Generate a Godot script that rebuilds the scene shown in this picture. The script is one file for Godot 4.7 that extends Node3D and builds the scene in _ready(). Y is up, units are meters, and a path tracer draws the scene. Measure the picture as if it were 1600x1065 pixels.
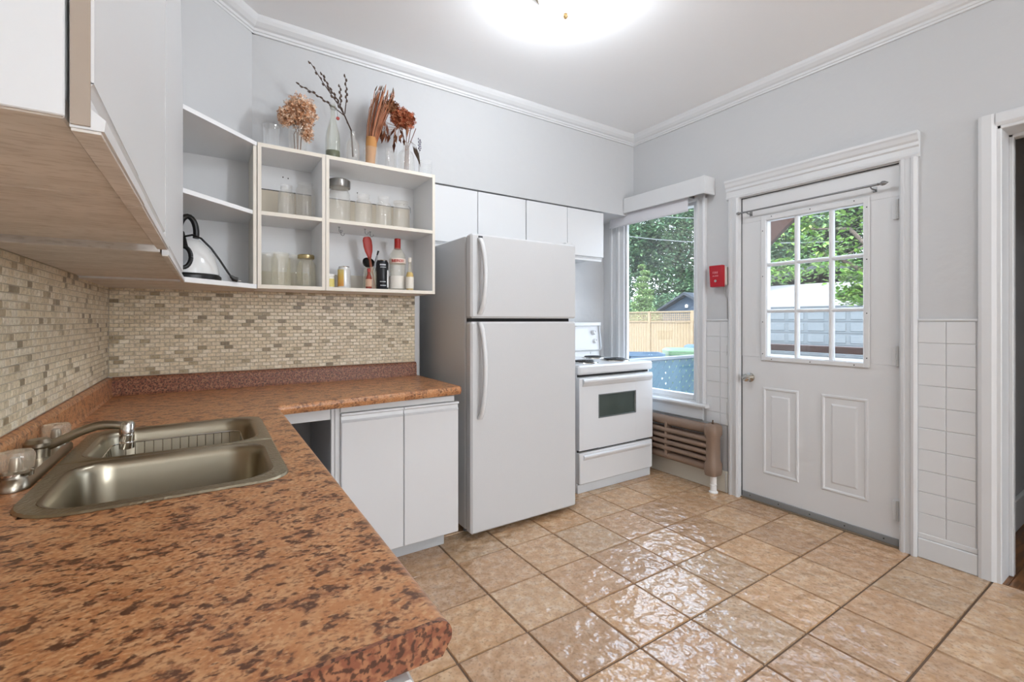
extends Node3D
# A small white kitchen: L-shaped counter with sink on the left, open shelves, refrigerator and range in a shallow recess,
# window, half-glazed back door, yard outside. x runs along the back wall (right wall at x = 0), z towards the camera.

const WX := -3.436        # left wall
const CEIL := 2.775
const CT := 0.868         # counter top
var M := {}
var taken := {}
var rng := RandomNumberGenerator.new()


# ------------------------------------------------------------------ mesh building
class B:
	var st := SurfaceTool.new()
	var xf := Transform3D()
	var col := Color.WHITE
	var group := 1
	func _init(off := Vector3.ZERO) -> void:
		st.begin(Mesh.PRIMITIVE_TRIANGLES)
		xf.origin = -off
	func v(p: Vector3) -> void:
		st.set_color(col)
		st.add_vertex(xf * p)
	func tri(a: Vector3, b: Vector3, c: Vector3) -> void:   # counter-clockwise from outside
		v(a); v(c); v(b)
	func quad(a: Vector3, b: Vector3, c: Vector3, d: Vector3) -> void:
		tri(a, b, c); tri(a, c, d)
	func flat() -> void:
		st.set_smooth_group(-1)
	func smooth() -> void:
		group += 1
		st.set_smooth_group(group)
	func box(a: Vector3, b: Vector3, e := 0.0) -> B:       # chamfered box between two corners
		flat()
		var lo := Vector3(minf(a.x, b.x), minf(a.y, b.y), minf(a.z, b.z))
		var hi := Vector3(maxf(a.x, b.x), maxf(a.y, b.y), maxf(a.z, b.z))
		var c := (lo + hi) / 2.0
		var h := (hi - lo) / 2.0
		e = minf(e, minf(h.x, minf(h.y, h.z)) * 0.8)
		var ax := [Vector3(1, 0, 0), Vector3(0, 1, 0), Vector3(0, 0, 1)]
		for i in 3:
			var n: Vector3 = ax[i]
			var u: Vector3 = ax[(i + 1) % 3]
			var w: Vector3 = ax[(i + 2) % 3]
			var hn: float = h[i]
			var hu: float = h[(i + 1) % 3]
			var hw: float = h[(i + 2) % 3]
			for s in [1.0, -1.0]:
				var p := func(x: float, y: float) -> Vector3: return c + n * hn * s + u * x * (hu - e) + w * y * (hw - e)
				if s > 0: quad(p.call(-1, -1), p.call(1, -1), p.call(1, 1), p.call(-1, 1))
				else: quad(p.call(-1, -1), p.call(-1, 1), p.call(1, 1), p.call(1, -1))
			if e > 0.0:
				for su in [1.0, -1.0]:
					for sw in [1.0, -1.0]:
						var a0: Vector3 = c + u * su * hu + w * sw * (hw - e)
						var b0: Vector3 = c + u * su * (hu - e) + w * sw * hw
						var d: Vector3 = n * (hn - e)
						if su * sw > 0: quad(a0 - d, b0 - d, b0 + d, a0 + d)
						else: quad(a0 - d, a0 + d, b0 + d, b0 - d)
		if e > 0.0:
			for sx in [1.0, -1.0]:
				for sy in [1.0, -1.0]:
					for sz in [1.0, -1.0]:
						var px := c + Vector3(sx * h.x, sy * (h.y - e), sz * (h.z - e))
						var py := c + Vector3(sx * (h.x - e), sy * h.y, sz * (h.z - e))
						var pz := c + Vector3(sx * (h.x - e), sy * (h.y - e), sz * h.z)
						if sx * sy * sz > 0: tri(px, py, pz)
						else: tri(px, pz, py)
		return self
	func loft(loops: Array, cap0 := true, cap1 := true, crease := 40.0, closed := true) -> B:   # loops run counter-clockwise round the direction of travel
		var n: int = loops[0].size()
		smooth()
		for k in loops.size() - 1:
			var l0: Array = loops[k]
			var l1: Array = loops[k + 1]
			if k > 0:
				var m := n / 3
				var d0: Vector3 = (l0[m] - loops[k - 1][m]).normalized()
				var d1: Vector3 = (l1[m] - l0[m]).normalized()
				if rad_to_deg(d0.angle_to(d1)) > crease: smooth()
			for i in (n if closed else n - 1):
				var j := (i + 1) % n
				quad(l0[i], l0[j], l1[j], l1[i])
		for e in 2:
			if (e == 0 and not cap0) or (e == 1 and not cap1): continue
			flat()
			var l: Array = loops[0] if e == 0 else loops[-1]
			var c := Vector3.ZERO
			for p in l: c += p
			c /= l.size()
			for i in n:
				if e == 0: tri(c, l[(i + 1) % n], l[i])
				else: tri(c, l[i], l[(i + 1) % n])
		return self
	func lathe(profile: Array, at := Vector3.ZERO, seg := 24, basis := Basis.IDENTITY, caps := true) -> B:   # profile of (r, y), from the bottom up
		var loops := []
		for p in profile:
			var l := []
			for i in seg:
				var a := -TAU * i / seg
				l.append(at + basis * Vector3(p.x * cos(a), p.y, p.x * sin(a)))
			loops.append(l)
		return loft(loops, caps, caps, 35.0)
	func tube(path: Array, r, seg := 8, caps := true) -> B:
		var loops := []
		var up := Vector3.UP
		for k in path.size():
			var t: Vector3 = (path[mini(k + 1, path.size() - 1)] - path[maxi(k - 1, 0)]).normalized()
			if absf(t.dot(up)) > 0.98: up = Vector3.RIGHT if absf(t.x) < 0.9 else Vector3.BACK
			var x := t.cross(up).normalized()
			var y := x.cross(t).normalized()
			up = y
			var rr: float = r[k] if r is Array else r
			var l := []
			for i in seg:
				var a := TAU * i / seg
				l.append(path[k] - x * cos(a) * rr + y * sin(a) * rr)
			loops.append(l)
		return loft(loops, caps, caps, 75.0)
	func prism(poly: Array, o: Vector3, ex: Vector3, ey: Vector3, ez: Vector3) -> B:   # polygon (counter-clockwise in ex, ey) swept along ez
		flat()
		var pts := PackedVector2Array(poly)
		if Geometry2D.is_polygon_clockwise(pts): pts.reverse()
		var right := ex.cross(ey).dot(ez) > 0.0
		var at := func(q: Vector2, t: float) -> Vector3: return o + ex * q.x + ey * q.y + ez * t
		var ix := Geometry2D.triangulate_polygon(pts)
		for i in range(0, ix.size(), 3):
			var a := pts[ix[i]]
			var b := pts[ix[i + 1]]
			var c := pts[ix[i + 2]]
			if (b - a).cross(c - a) < 0:
				var s := b
				b = c
				c = s
			if right:
				tri(at.call(a, 1.0), at.call(b, 1.0), at.call(c, 1.0)); tri(at.call(a, 0.0), at.call(c, 0.0), at.call(b, 0.0))
			else:
				tri(at.call(a, 1.0), at.call(c, 1.0), at.call(b, 1.0)); tri(at.call(a, 0.0), at.call(b, 0.0), at.call(c, 0.0))
		for i in pts.size():
			var a := pts[i]
			var b := pts[(i + 1) % pts.size()]
			if right: quad(at.call(a, 0.0), at.call(b, 0.0), at.call(b, 1.0), at.call(a, 1.0))
			else: quad(at.call(a, 0.0), at.call(a, 1.0), at.call(b, 1.0), at.call(b, 0.0))
		return self
	func done() -> ArrayMesh:
		st.generate_normals()
		return st.commit()


func V(x: float, y: float, z: float) -> Vector3:
	return Vector3(x, y, z)


func P(a: Array) -> Array:      # flat list of numbers to Vector2s
	var r := []
	for i in range(0, a.size(), 2): r.append(Vector2(a[i], a[i + 1]))
	return r


func rrect(x0: float, x1: float, z0: float, z1: float, r: Array, y: float, k := 6) -> Array:   # rounded rectangle, counter-clockwise seen from above
	var c := [[x1, z1, -1, -1, r[0], 0.0], [x1, z0, -1, 1, r[1], 90.0], [x0, z0, 1, 1, r[2], 180.0], [x0, z1, 1, -1, r[3], 270.0]]
	var l := []
	for q in c:
		var rr: float = q[4]
		var o := Vector2(q[0] + q[2] * rr, q[1] + q[3] * rr)
		for i in k + 1:
			var a := deg_to_rad(-90.0 + q[5] + 90.0 * i / k)
			l.append(V(o.x + cos(a) * rr, y, o.y - sin(a) * rr))
	return l


# ------------------------------------------------------------------ nodes
func numbered(n: String) -> String:
	taken[n] = taken.get(n, -1) + 1
	return n if taken[n] == 0 else "%s_%03d" % [n, taken[n]]


func tag(o: Node, label := "", category := "", group := "", kind := "") -> Node:
	if label: o.set_meta("label", label)
	if category: o.set_meta("category", category)
	if group: o.set_meta("group", group)
	if kind: o.set_meta("kind", kind)
	return o


func thing(called: String, at: Vector3, label: String, category: String, group := "") -> Node3D:
	var o := Node3D.new()
	o.name = numbered(called)
	o.position = at
	add_child(o, true)
	tag(o, label, category, group)
	return o


func base(o: Node3D) -> Vector3:   # where the thing stands, for parts given in room coordinates
	while o.get_parent() != self and o.get_parent() is Node3D: o = o.get_parent()
	return o.position


func nb(o: Node3D) -> B:
	return B.new(base(o))


func part(parent: Node, called: String, b, m: Material, label := "", kind := "") -> MeshInstance3D:
	var o := MeshInstance3D.new()
	o.name = called if parent != self else numbered(called)
	o.mesh = b.done() if b is B else b
	o.material_override = m
	parent.add_child(o, true)
	if label: o.set_meta("label", label)
	if kind: o.set_meta("kind", kind)
	return o


func struct(called: String, b: B, m: Material, label := "", category := "") -> MeshInstance3D:
	return tag(part(self, called, b, m), label, category, "", "structure")


func dup(o: Node3D, at: Vector3, label: String, turn := 0.0) -> Node3D:
	var c: Node3D = o.duplicate()
	c.name = numbered(String(o.name).rstrip("_0123456789"))
	c.position = at
	c.rotation.y = turn
	add_child(c, true)
	c.set_meta("label", label)
	return c


# ------------------------------------------------------------------ materials
func mat(c: Color, rough := 0.6, metal := 0.0) -> StandardMaterial3D:   # c in sRGB
	var m := StandardMaterial3D.new()
	m.albedo_color = c
	m.roughness = rough
	m.metallic = metal
	return m


func hexm(h: String, rough := 0.6, metal := 0.0) -> StandardMaterial3D:
	return mat(Color(h), rough, metal)


func glass(c: Color, a: float) -> StandardMaterial3D:
	var m := mat(Color(c.r, c.g, c.b, a), 0.04)
	m.transparency = BaseMaterial3D.TRANSPARENCY_ALPHA
	m.cull_mode = BaseMaterial3D.CULL_DISABLED
	return m


func solid(c: Color) -> StandardMaterial3D:     # glass with walls of real thickness
	var m := mat(Color(c.r, c.g, c.b, 0.0), 0.02)
	m.refraction_enabled = true
	m.refraction_scale = 0.045
	return m


func noise(freq: float, sd: int, kind := FastNoiseLite.TYPE_SIMPLEX_SMOOTH, oct := 4) -> FastNoiseLite:
	var n := FastNoiseLite.new()
	n.noise_type = kind
	n.frequency = freq
	n.seed = sd
	n.fractal_octaves = oct
	return n


func grey(freq: float, sd: int, size: int, kind := FastNoiseLite.TYPE_SIMPLEX_SMOOTH, oct := 4) -> PackedByteArray:
	var im := noise(freq, sd, kind, oct).get_seamless_image(size, size)
	im.convert(Image.FORMAT_L8)
	return im.get_data()


func blend_tex(size: int, layers: Array, start: Color) -> ImageTexture:   # layers: [noise bytes, low, high, colour, strength]
	var out := PackedByteArray()
	out.resize(size * size * 3)
	var n := layers.size()
	for i in size * size:
		var r := start.r
		var g := start.g
		var b := start.b
		for k in n:
			var l: Array = layers[k]
			var t: float = clampf((l[0][i] / 255.0 - l[1]) / (l[2] - l[1]), 0.0, 1.0) * l[4]
			var c: Color = l[3]
			r += (c.r - r) * t
			g += (c.g - g) * t
			b += (c.b - b) * t
		out[i * 3] = int(r * 255.0)
		out[i * 3 + 1] = int(g * 255.0)
		out[i * 3 + 2] = int(b * 255.0)
	return ImageTexture.create_from_image(Image.create_from_data(size, size, false, Image.FORMAT_RGB8, out))


func textured(t: Texture2D, scale: Vector3, rough: float, off := Vector3.ZERO) -> StandardMaterial3D:
	var m := mat(Color.WHITE, rough)
	m.albedo_texture = t
	m.uv1_triplanar = true
	m.uv1_world_triplanar = true
	m.uv1_scale = scale
	m.uv1_offset = off
	return m


func bumped(m: StandardMaterial3D, freq: float, sd: int, strength: float, scale: Vector3) -> StandardMaterial3D:
	var t := NoiseTexture2D.new()
	t.width = 256
	t.height = 256
	t.seamless = true
	t.as_normal_map = true
	t.bump_strength = strength
	t.noise = noise(freq, sd)
	m.normal_enabled = true
	m.normal_texture = t
	if not m.uv1_triplanar:
		m.uv1_triplanar = true
		m.uv1_world_triplanar = true
		m.uv1_scale = scale
	return m


func make_materials() -> void:
	M.wall = bumped(hexm("cacaca", 0.55), 0.02, 3, 0.6, V(1.5, 1.5, 1.5))
	M.ceiling = hexm("fafafa", 0.85)
	M.raw = hexm("a99a8c", 0.85)
	M.trim = hexm("dbdbdb", 0.4)
	M.cab = hexm("dfdfdf", 0.38)
	M.shelf = hexm("f2f2f2", 0.45)
	M.edge = hexm("ece4d6", 0.5)
	M.board = hexm("d9cdb9", 0.7)
	M.appliance = bumped(hexm("d6d6d6", 0.33), 0.12, 9, 0.5, V(6, 6, 6))
	M.range = hexm("e4e4e4", 0.22)
	M.black = hexm("171615", 0.35)
	M.darkgap = hexm("2b2a29", 0.8)
	M.grey = hexm("8d8d8b", 0.6)
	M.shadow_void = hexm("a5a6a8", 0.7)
	M.steel = hexm("a89f8c", 0.3, 1.0)
	M.steel_rim = bumped(hexm("a59c87", 0.38, 1.0), 0.06, 5, 2.0, V(5, 5, 5))
	M.chrome = hexm("c9c6c0", 0.12, 1.0)
	M.dull_chrome = hexm("a39a8a", 0.28, 1.0)
	M.iron = hexm("8b8b8b", 0.35, 0.8)
	M.glass = glass(Color(0.95, 0.97, 0.97), 0.06)
	M.jar = glass(Color(0.95, 0.93, 0.88), 0.07)
	M.warmjar = glass(Color(0.92, 0.88, 0.74), 0.11)
	M.greenglass = glass(Color(0.74, 0.77, 0.66), 0.12)
	M.acrylic = glass(Color(0.93, 0.87, 0.77), 0.28)
	M.pane = glass(Color(1, 1, 1), 0.03)
	M.rad = bumped(hexm("8a7362", 0.5), 0.05, 21, 2.0, V(8, 8, 8))
	M.red = hexm("b01322", 0.4)
	M.white = hexm("f1efec", 0.5)
	M.tan = textured(blend_tex(256, [[grey(0.012, 31, 256), 0.35, 0.7, Color("dbd6cf"), 0.6], [grey(0.09, 32, 256), 0.58, 0.72, Color("b5aca2"), 0.3]], Color("ece8e3")), V(1.3, 5, 5), 0.8)
	# laminate: orange brown mottled with pale and dark flecks
	var s := 1024
	var n1 := grey(0.005, 41, s, FastNoiseLite.TYPE_SIMPLEX_SMOOTH, 6)
	var n2 := grey(0.014, 42, s, FastNoiseLite.TYPE_SIMPLEX_SMOOTH, 6)
	var n3 := grey(0.032, 43, s, FastNoiseLite.TYPE_SIMPLEX_SMOOTH, 6)
	var n4 := grey(0.009, 44, s, FastNoiseLite.TYPE_SIMPLEX_SMOOTH, 6)
	var n5 := grey(0.06, 45, s, FastNoiseLite.TYPE_SIMPLEX_SMOOTH, 4)
	for i in s * s:      # dark flecks gather where the clouds of the print are dark
		n3[i] = int(clampf(n3[i] * 0.62 + n4[i] * 0.38, 0.0, 255.0))
		n5[i] = int(clampf(n5[i] * 0.7 + n2[i] * 0.3, 0.0, 255.0))
	M.laminate = textured(blend_tex(s, [[n1, 0.3, 0.7, Color("ba7c4e"), 0.8], [n2, 0.45, 0.75, Color("d6ab80"), 0.7], [n4, 0.52, 0.74, Color("9a6341"), 0.6], [n5, 0.55, 0.72, Color("8a5535"), 0.6], [n3, 0.54, 0.66, Color("50301f"), 0.8], [n5, 0.42, 0.28, Color("e0bd94"), 0.5]], Color("c98d5e")), V(1.5, 2.0, 2.1), 0.34)
	M.laminate_shaded = textured(blend_tex(512, [[grey(0.04, 45, 512), 0.4, 0.62, Color("aa7452"), 0.9], [grey(0.075, 46, 512), 0.54, 0.68, Color("42251a"), 0.85]], Color("875139")), V(2.4, 2.4, 2.4), 0.4)  # darker copy of the laminate, shade put into its colour
	# floor tiles
	var f1 := grey(0.008, 51, 512)
	var f2 := grey(0.03, 52, 512)
	var f3 := grey(0.10, 53, 512)
	var ft := blend_tex(512, [[f1, 0.35, 0.7, Color("d6b491"), 0.6], [f2, 0.5, 0.75, Color("dec6ac"), 0.5], [f3, 0.60, 0.78, Color("93755b"), 0.45], [f2, 0.42, 0.25, Color("b9926c"), 0.45]], Color("caa580"))
	M.floor_tiles = []
	for i in 6:
		var m := textured(ft, V(1.1, 1.1, 1.1), 0.24, V(i * 0.37, i * 0.13, i * 0.23))
		m.metallic_specular = 0.7
		m.albedo_color = [Color(1, 1, 1), Color(0.97, 0.95, 0.94), Color(0.95, 0.96, 0.97), Color(1, 0.97, 0.93), Color(0.93, 0.91, 0.9), Color(1, 0.99, 0.98)][i]
		M.floor_tiles.append(bumped(m, 0.03, 60, 3.0, Vector3.ONE))
	M.grout = hexm("75604e", 0.9)
	# mosaic tiles
	var mt := blend_tex(256, [[grey(0.03, 71, 256), 0.45, 0.75, Color("d9ccb2"), 0.6], [grey(0.018, 72, 256, FastNoiseLite.TYPE_SIMPLEX, 5), 0.6, 0.72, Color("b5a88c"), 0.4]], Color("f2e6cf"))
	M.mosaic = []
	for c in ["ffffff", "f1ede6", "e6e0d4", "f5f0e6", "aca28f", "c3b9a6", "978c7a"]:
		var m := textured(mt, V(9, 9, 9), 0.35)
		m.albedo_color = Color(c)
		M.mosaic.append(m)
	M.mosaic_many = textured(mt, V(9, 9, 9), 0.35)
	M.mosaic_many.vertex_color_use_as_albedo = true
	M.mosaic_many.vertex_color_is_srgb = true
	M.mosaic_grout = hexm("c4b9a5", 0.9)
	M.hallwood = textured(blend_tex(256, [[grey(0.02, 81, 256), 0.35, 0.65, Color("5b3a22"), 0.8]], Color("86592f")), V(1, 1, 6), 0.35)
	M.fence = textured(blend_tex(256, [[grey(0.02, 82, 256), 0.4, 0.7, Color("75664e"), 0.7]], Color("86745a")), V(2, 0.4, 4), 0.85)
	M.bark = textured(blend_tex(256, [[grey(0.05, 83, 256), 0.4, 0.6, Color("3a3129"), 0.9]], Color("5c5046")), V(3, 0.7, 3), 0.9)
	M.leaf = mat(Color.WHITE, 0.55)
	M.leaf.vertex_color_use_as_albedo = true
	M.leaf.cull_mode = BaseMaterial3D.CULL_DISABLED
	M.leaf.backlight_enabled = true
	M.leaf.backlight = Color(0.35, 0.42, 0.12)
	M.vc = mat(Color.WHITE, 0.7)
	M.vc.vertex_color_use_as_albedo = true
	M.vc.vertex_color_is_srgb = true


# ------------------------------------------------------------------ camera, sky, lamps
func setup() -> void:
	var cam := Camera3D.new()
	cam.name = "camera"
	cam.near = 0.05
	cam.far = 300.0
	cam.projection = Camera3D.PROJECTION_FRUSTUM
	cam.size = 2.0 * cam.near * 532.5 / 721.5          # 16 mm-like lens, lens shifted down
	cam.frustum_offset = Vector2(0.0, -32.1 / 721.5 * cam.near)
	cam.position = V(-3.051, 1.21, 2.744)
	cam.rotation.y = -0.5809
	cam.current = true
	add_child(cam)
	var env := Environment.new()
	env.background_mode = Environment.BG_SKY
	var sky := Sky.new()
	var sm := ProceduralSkyMaterial.new()
	sm.sky_top_color = Color("b7cbe2")
	sm.sky_horizon_color = Color("eef3f8")
	sm.ground_bottom_color = Color("8d8c88")
	sm.ground_horizon_color = Color("d5d6d4")
	sm.sun_angle_max = 0.0
	sky.sky_material = sm
	env.sky = sky
	env.background_energy_multiplier = 11.0
	env.tonemap_mode = Environment.TONE_MAPPER_LINEAR
	env.tonemap_exposure = 0.92
	env.sdfgi_enabled = true
	env.ssao_enabled = true
	env.ssil_enabled = true
	var we := WorldEnvironment.new()
	we.name = "world"
	we.environment = env
	add_child(we)
	var sun := DirectionalLight3D.new()
	sun.name = "sun"
	sun.light_energy = 2.0
	sun.light_color = Color("fff4e2")
	sun.light_angular_distance = 3.0
	sun.shadow_enabled = true
	add_child(sun)
	sun.look_at_from_position(Vector3.ZERO, V(0.75, -1.0, -0.45), Vector3.UP)


const LAMP_E := 0.85
func ceiling_lamp(at: Vector3, label: String, energy := LAMP_E) -> void:
	var t := thing("ceiling_light", at, label, "ceiling light", "")
	part(t, "pan", B.new().lathe(P([0, 0, 0.14, 0, 0.15, -0.012, 0.15, -0.03, 0.135, -0.038, 0.0, -0.03]), Vector3.ZERO, 40, Basis.IDENTITY, false), M.dull_chrome)
	var prof := []
	for i in 13:
		var a := PI / 2 * i / 12.0
		prof.append(Vector2(0.132 * sin(a), -0.036 - 0.102 * cos(a)))
	var gm := hexm("fff6e8", 0.3)
	gm.emission_enabled = true
	gm.emission = Color("fffaf4")
	gm.emission_energy_multiplier = 1.25
	part(t, "lamp_shade", B.new().lathe(prof, Vector3.ZERO, 40, Basis.IDENTITY, false), gm)
	part(t, "finial", B.new().lathe(P([0.0, -0.158, 0.007, -0.156, 0.011, -0.148, 0.007, -0.141, 0.012, -0.134]), Vector3.ZERO, 16), hexm("c9a874", 0.3, 0.8))
	var l := OmniLight3D.new()
	l.name = "glow"
	l.position = V(0, -0.095, 0)
	l.light_energy = energy
	l.light_color = Color("eef6ff")
	l.light_size = 0.09
	l.omni_range = 12.0
	l.omni_attenuation = 2.0
	l.shadow_enabled = true
	t.add_child(l, true)


func _ready() -> void:
	rng.seed = 7
	setup()
	make_materials()
	room()
	counter()
	uppers()
	shelves()
	appliances()
	window_side()
	yard()
	ceiling_lamp(V(-1.66, CEIL, 1.08), "flush round ceiling light with a glowing white bowl and brass finial")
	ceiling_lamp(V(-1.7, CEIL, 4.0), "added second flush ceiling light, unseen fill over the room behind the camera", 1.1)  # unseen fixture added to even out the light
	ceiling_lamp(V(-1.7, CEIL, 6.4), "added third flush ceiling light, unseen fill nearest the rear wall", 1.6)  # another added fixture out of view, for fill
	fill_lamp(V(-0.7, 0, 6.9), 5.6)  # unseen lamp added to brighten shelves and undersides from the front


func fill_lamp(at: Vector3, energy: float) -> void:
	var t := thing("fill_lamp", at, "added floor lamp with a round white globe, unseen fill behind the camera", "floor lamp")
	part(t, "base", B.new().lathe(P([0, 0, 0.14, 0, 0.145, 0.01, 0.13, 0.022, 0.02, 0.03]), Vector3.ZERO, 32), M.iron)
	part(t, "pole", B.new().lathe(P([0.012, 0.028, 0.012, 1.40, 0.03, 1.42, 0.03, 1.44]), Vector3.ZERO, 14), M.iron)
	var prof := []
	for i in 17:
		var a := PI * i / 16.0
		prof.append(Vector2(0.16 * sin(a), 1.59 - 0.16 * cos(a)))
	var gm := hexm("fff6e8", 0.4)
	gm.emission_enabled = true
	gm.emission = Color("fffaf4")
	gm.emission_energy_multiplier = 1.25
	part(t, "lamp_shade", B.new().lathe(prof, Vector3.ZERO, 32, Basis.IDENTITY, false), gm)
	var l := OmniLight3D.new()
	l.name = "glow"
	l.position = V(0, 1.59, 0)
	l.light_energy = energy
	l.light_color = Color("eef6ff")
	l.light_size = 0.14
	l.omni_range = 14.0
	l.omni_attenuation = 2.0
	l.shadow_enabled = true
	t.add_child(l, true)


# ------------------------------------------------------------------ room shell
func floor_tile_mesh(w: float, d: float) -> ArrayMesh:
	var b := B.new()
	var e := 0.003
	b.flat()
	var lo := [V(-w / 2, -0.01, -d / 2), V(-w / 2, -0.01, d / 2), V(w / 2, -0.01, d / 2), V(w / 2, -0.01, -d / 2)]
	var hi := [V(-w / 2 + e, 0, -d / 2 + e), V(-w / 2 + e, 0, d / 2 - e), V(w / 2 - e, 0, d / 2 - e), V(w / 2 - e, 0, -d / 2 + e)]
	for i in 4:
		b.quad(lo[i], lo[(i + 1) % 4], hi[(i + 1) % 4], hi[i])
	b.quad(hi[0], hi[1], hi[2], hi[3])
	return b.done()


func casing(z0: float, z1: float, y0: float, y1: float, x: float, b: B) -> void:   # moulded upright on the right wall: stepped profile facing -x
	var w := z1 - z0
	b.prism(P([0, 0, 0.010, 0, 0.016, w * 0.08, 0.024, w * 0.14, 0.026, w * 0.3, 0.017, w * 0.36, 0.017, w * 0.62, 0.027, w * 0.7, 0.03, w * 0.84, 0.024, w, 0, w]), V(x, y0, z0), V(-1, 0, 0), V(0, 0, 1), V(0, y1 - y0, 0))


func room() -> void:
	var b := B.new()
	b.box(V(-3.7, -0.12, -0.6), V(0.24, -0.006, 8.4))
	var fl := struct("floor", b, M.grout)
	var meshes := {}
	var px := 0.30008
	for i in range(-5, 7):
		for j in range(-4, 16):
			var x0 := maxf(-2.0159 + px * i, WX)
			var x1 := minf(-2.0159 + px * (i + 1), 0.0)
			var z0 := maxf(0.67518 + px * j, -0.345)
			var z1 := minf(0.67518 + px * (j + 1), 5.2)
			if x1 - x0 < 0.03 or z1 - z0 < 0.03: continue
			var w := x1 - x0 - 0.0055
			var d := z1 - z0 - 0.0055
			var key := "%.2f %.2f" % [w, d]
			if not meshes.has(key): meshes[key] = floor_tile_mesh(w, d)
			var t := part(fl, "tile", meshes[key], M.floor_tiles[rng.randi() % 6])
			t.position = V((x0 + x1) / 2, rng.randf_range(-0.0008, 0.0006), (z0 + z1) / 2)
	struct("floor_rear", B.new().box(V(WX, -0.01, 5.2), V(0, 0.002, 8.2)), hexm("a98a66", 0.4))
	struct("ceiling", B.new().box(V(-3.7, CEIL, -0.6), V(0.24, CEIL + 0.15, 8.4)), M.ceiling)
	struct("wall_left", B.new().box(V(-3.7, -0.1, -0.6), V(WX, CEIL, 8.4)), M.wall)
	b = B.new()
	b.box(V(WX, -0.02, -0.6), V(-1.945, CEIL, 0))
	struct("wall_back", b, M.wall)
	struct("wall_recess", B.new().box(V(-1.945, -0.02, -0.6), V(0, 2.095, -0.345)), M.wall)
	struct("wall_bulkhead", B.new().box(V(-1.945, 2.095, -0.6), V(0, CEIL, 0)), M.wall)
	struct("wall_rear", B.new().box(V(WX, -0.02, 8.2), V(0, CEIL, 8.4)), M.wall)
	# diagonal panel across the corner above the corner cabinet
	struct("wall_corner", B.new().prism(P([0, 0, 0.006, -0.006, 0.571, 0.559, 0.565, 0.571]), V(-3.436, 2.045, 0.57), V(1, 0, 0), V(0, 0, -1), V(0, CEIL - 2.045, 0)), M.wall)
	b = B.new()
	for q in [[-0.10, 0.615, 0, 0.60], [-0.10, 0.615, 2.13, CEIL], [0.615, 0.95, 0, CEIL], [0.95, 1.832, 2.05, CEIL], [1.832, 2.19, 0, CEIL], [2.19, 3.05, 2.10, CEIL], [3.05, 8.4, 0, CEIL]]:
		b.box(V(0, q[2] - (0.02 if q[2] == 0 else 0.0), q[0]), V(0.22, q[3], q[1]))
	b.box(V(0, -0.02, -0.6), V(0.042, CEIL, -0.10))
	struct("wall_right", b, M.wall)
	# crown mouldings: cove with beads
	var cr := P([0, 0, 0.012, 0, 0.014, 0.010, 0.020, 0.012, 0.022, 0.024, 0.034, 0.030, 0.050, 0.046, 0.058, 0.062, 0.062, 0.078, 0, 0.078])
	var y := CEIL - 0.078
	struct("trim_1", B.new().prism(cr, V(-2.87, y, 0), V(0, 0, 1), V(0, 1, 0), V(2.87, 0, 0)), M.trim)
	struct("trim_2", B.new().prism(cr, V(0, y, 0), V(-1, 0, 0), V(0, 1, 0), V(0, 0, 8.2)), M.trim)
	struct("trim_3", B.new().prism(cr, V(-3.436, y, 0.57), V(0.7071, 0, 0.7071), V(0, 1, 0), V(0.60, 0, -0.60)), M.trim)
	# wainscot of painted square tiles either side of the door
	for side in [[1.905, 2.13, 0.125, 1.212, "wainscot panel of white painted square tiles between door and passage"], [0.70, 0.87, 0.47, 1.212, "narrow wainscot strip of white painted tiles between window and door"]]:
		var z0: float = side[0]
		var z1: float = side[1]
		var w := thing("wall_tile_panel", V(0, side[2], (z0 + z1) / 2), side[4], "wall tiles")
		part(w, "backing", nb(w).box(V(0.0, side[2], z0), V(-0.004, side[3], z1)), M.trim)
		part(w, "cap", nb(w).box(V(0.0, side[3] - 0.006, z0), V(-0.012, side[3] + 0.006, z1), 0.003), M.trim)
		var th := 0.1085
		var zz := z0
		while zz < z1 - 0.01:
			var ze := minf(zz + th, z1)
			var yy: float = side[3] - 0.008
			while yy > side[2] + 0.01:
				var ye := maxf(yy - th, side[2])
				part(w, "tile", nb(w).box(V(-0.002, ye + 0.0008, zz + 0.0008), V(-0.0085, yy - 0.0008, ze - 0.0008), 0.0022), M.trim)
				yy = ye
			zz = ze
	struct("baseboard_right", B.new().box(V(0, 0, 1.905), V(-0.016, 0.10, 2.13), 0.004).box(V(0, 0.10, 1.905), V(-0.011, 0.128, 2.13), 0.004), M.trim)
	struct("baseboard_window", B.new().box(V(0, 0, -0.345), V(-0.018, 0.15, 0.87), 0.005), hexm("d8d2c4", 0.5))
	struct("baseboard_rear", B.new().box(V(WX, 0, 8.2), V(0, 0.13, 8.184), 0.004), M.trim)
	# passage doorway: casing, jambs, dim hall behind
	b = B.new()
	b.prism(P([0, 0, 0.018, 0, 0.022, 0.012, 0.022, 0.045, 0.014, 0.06, 0, 0.06]), V(0, 0, 2.13), V(-1, 0, 0), V(0, 0, 1), V(0, 2.165, 0))
	b.prism(P([0, 0, 0.014, 0, 0.022, 0.015, 0.022, 0.052, 0.018, 0.06, 0, 0.06]), V(0, 2.105, 2.188), V(-1, 0, 0), V(0, 1, 0), V(0, 0, 0.98))
	b.box(V(0, 0, 3.05), V(-0.022, 2.105, 3.11), 0.004)
	struct("trim_4", b, M.trim)
	b = B.new()
	b.box(V(-0.012, -0.005, 2.185), V(0.235, 2.11, 2.206), 0.003).box(V(-0.012, 2.09, 2.19), V(0.235, 2.11, 3.05), 0.003)
	b.box(V(0.12, 0, 2.204), V(0.16, 2.09, 2.222), 0.003).box(V(0.12, 2.075, 2.2), V(0.16, 2.092, 3.05), 0.003)
	struct("trim_5", b, M.trim)
	b = B.new()
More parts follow.
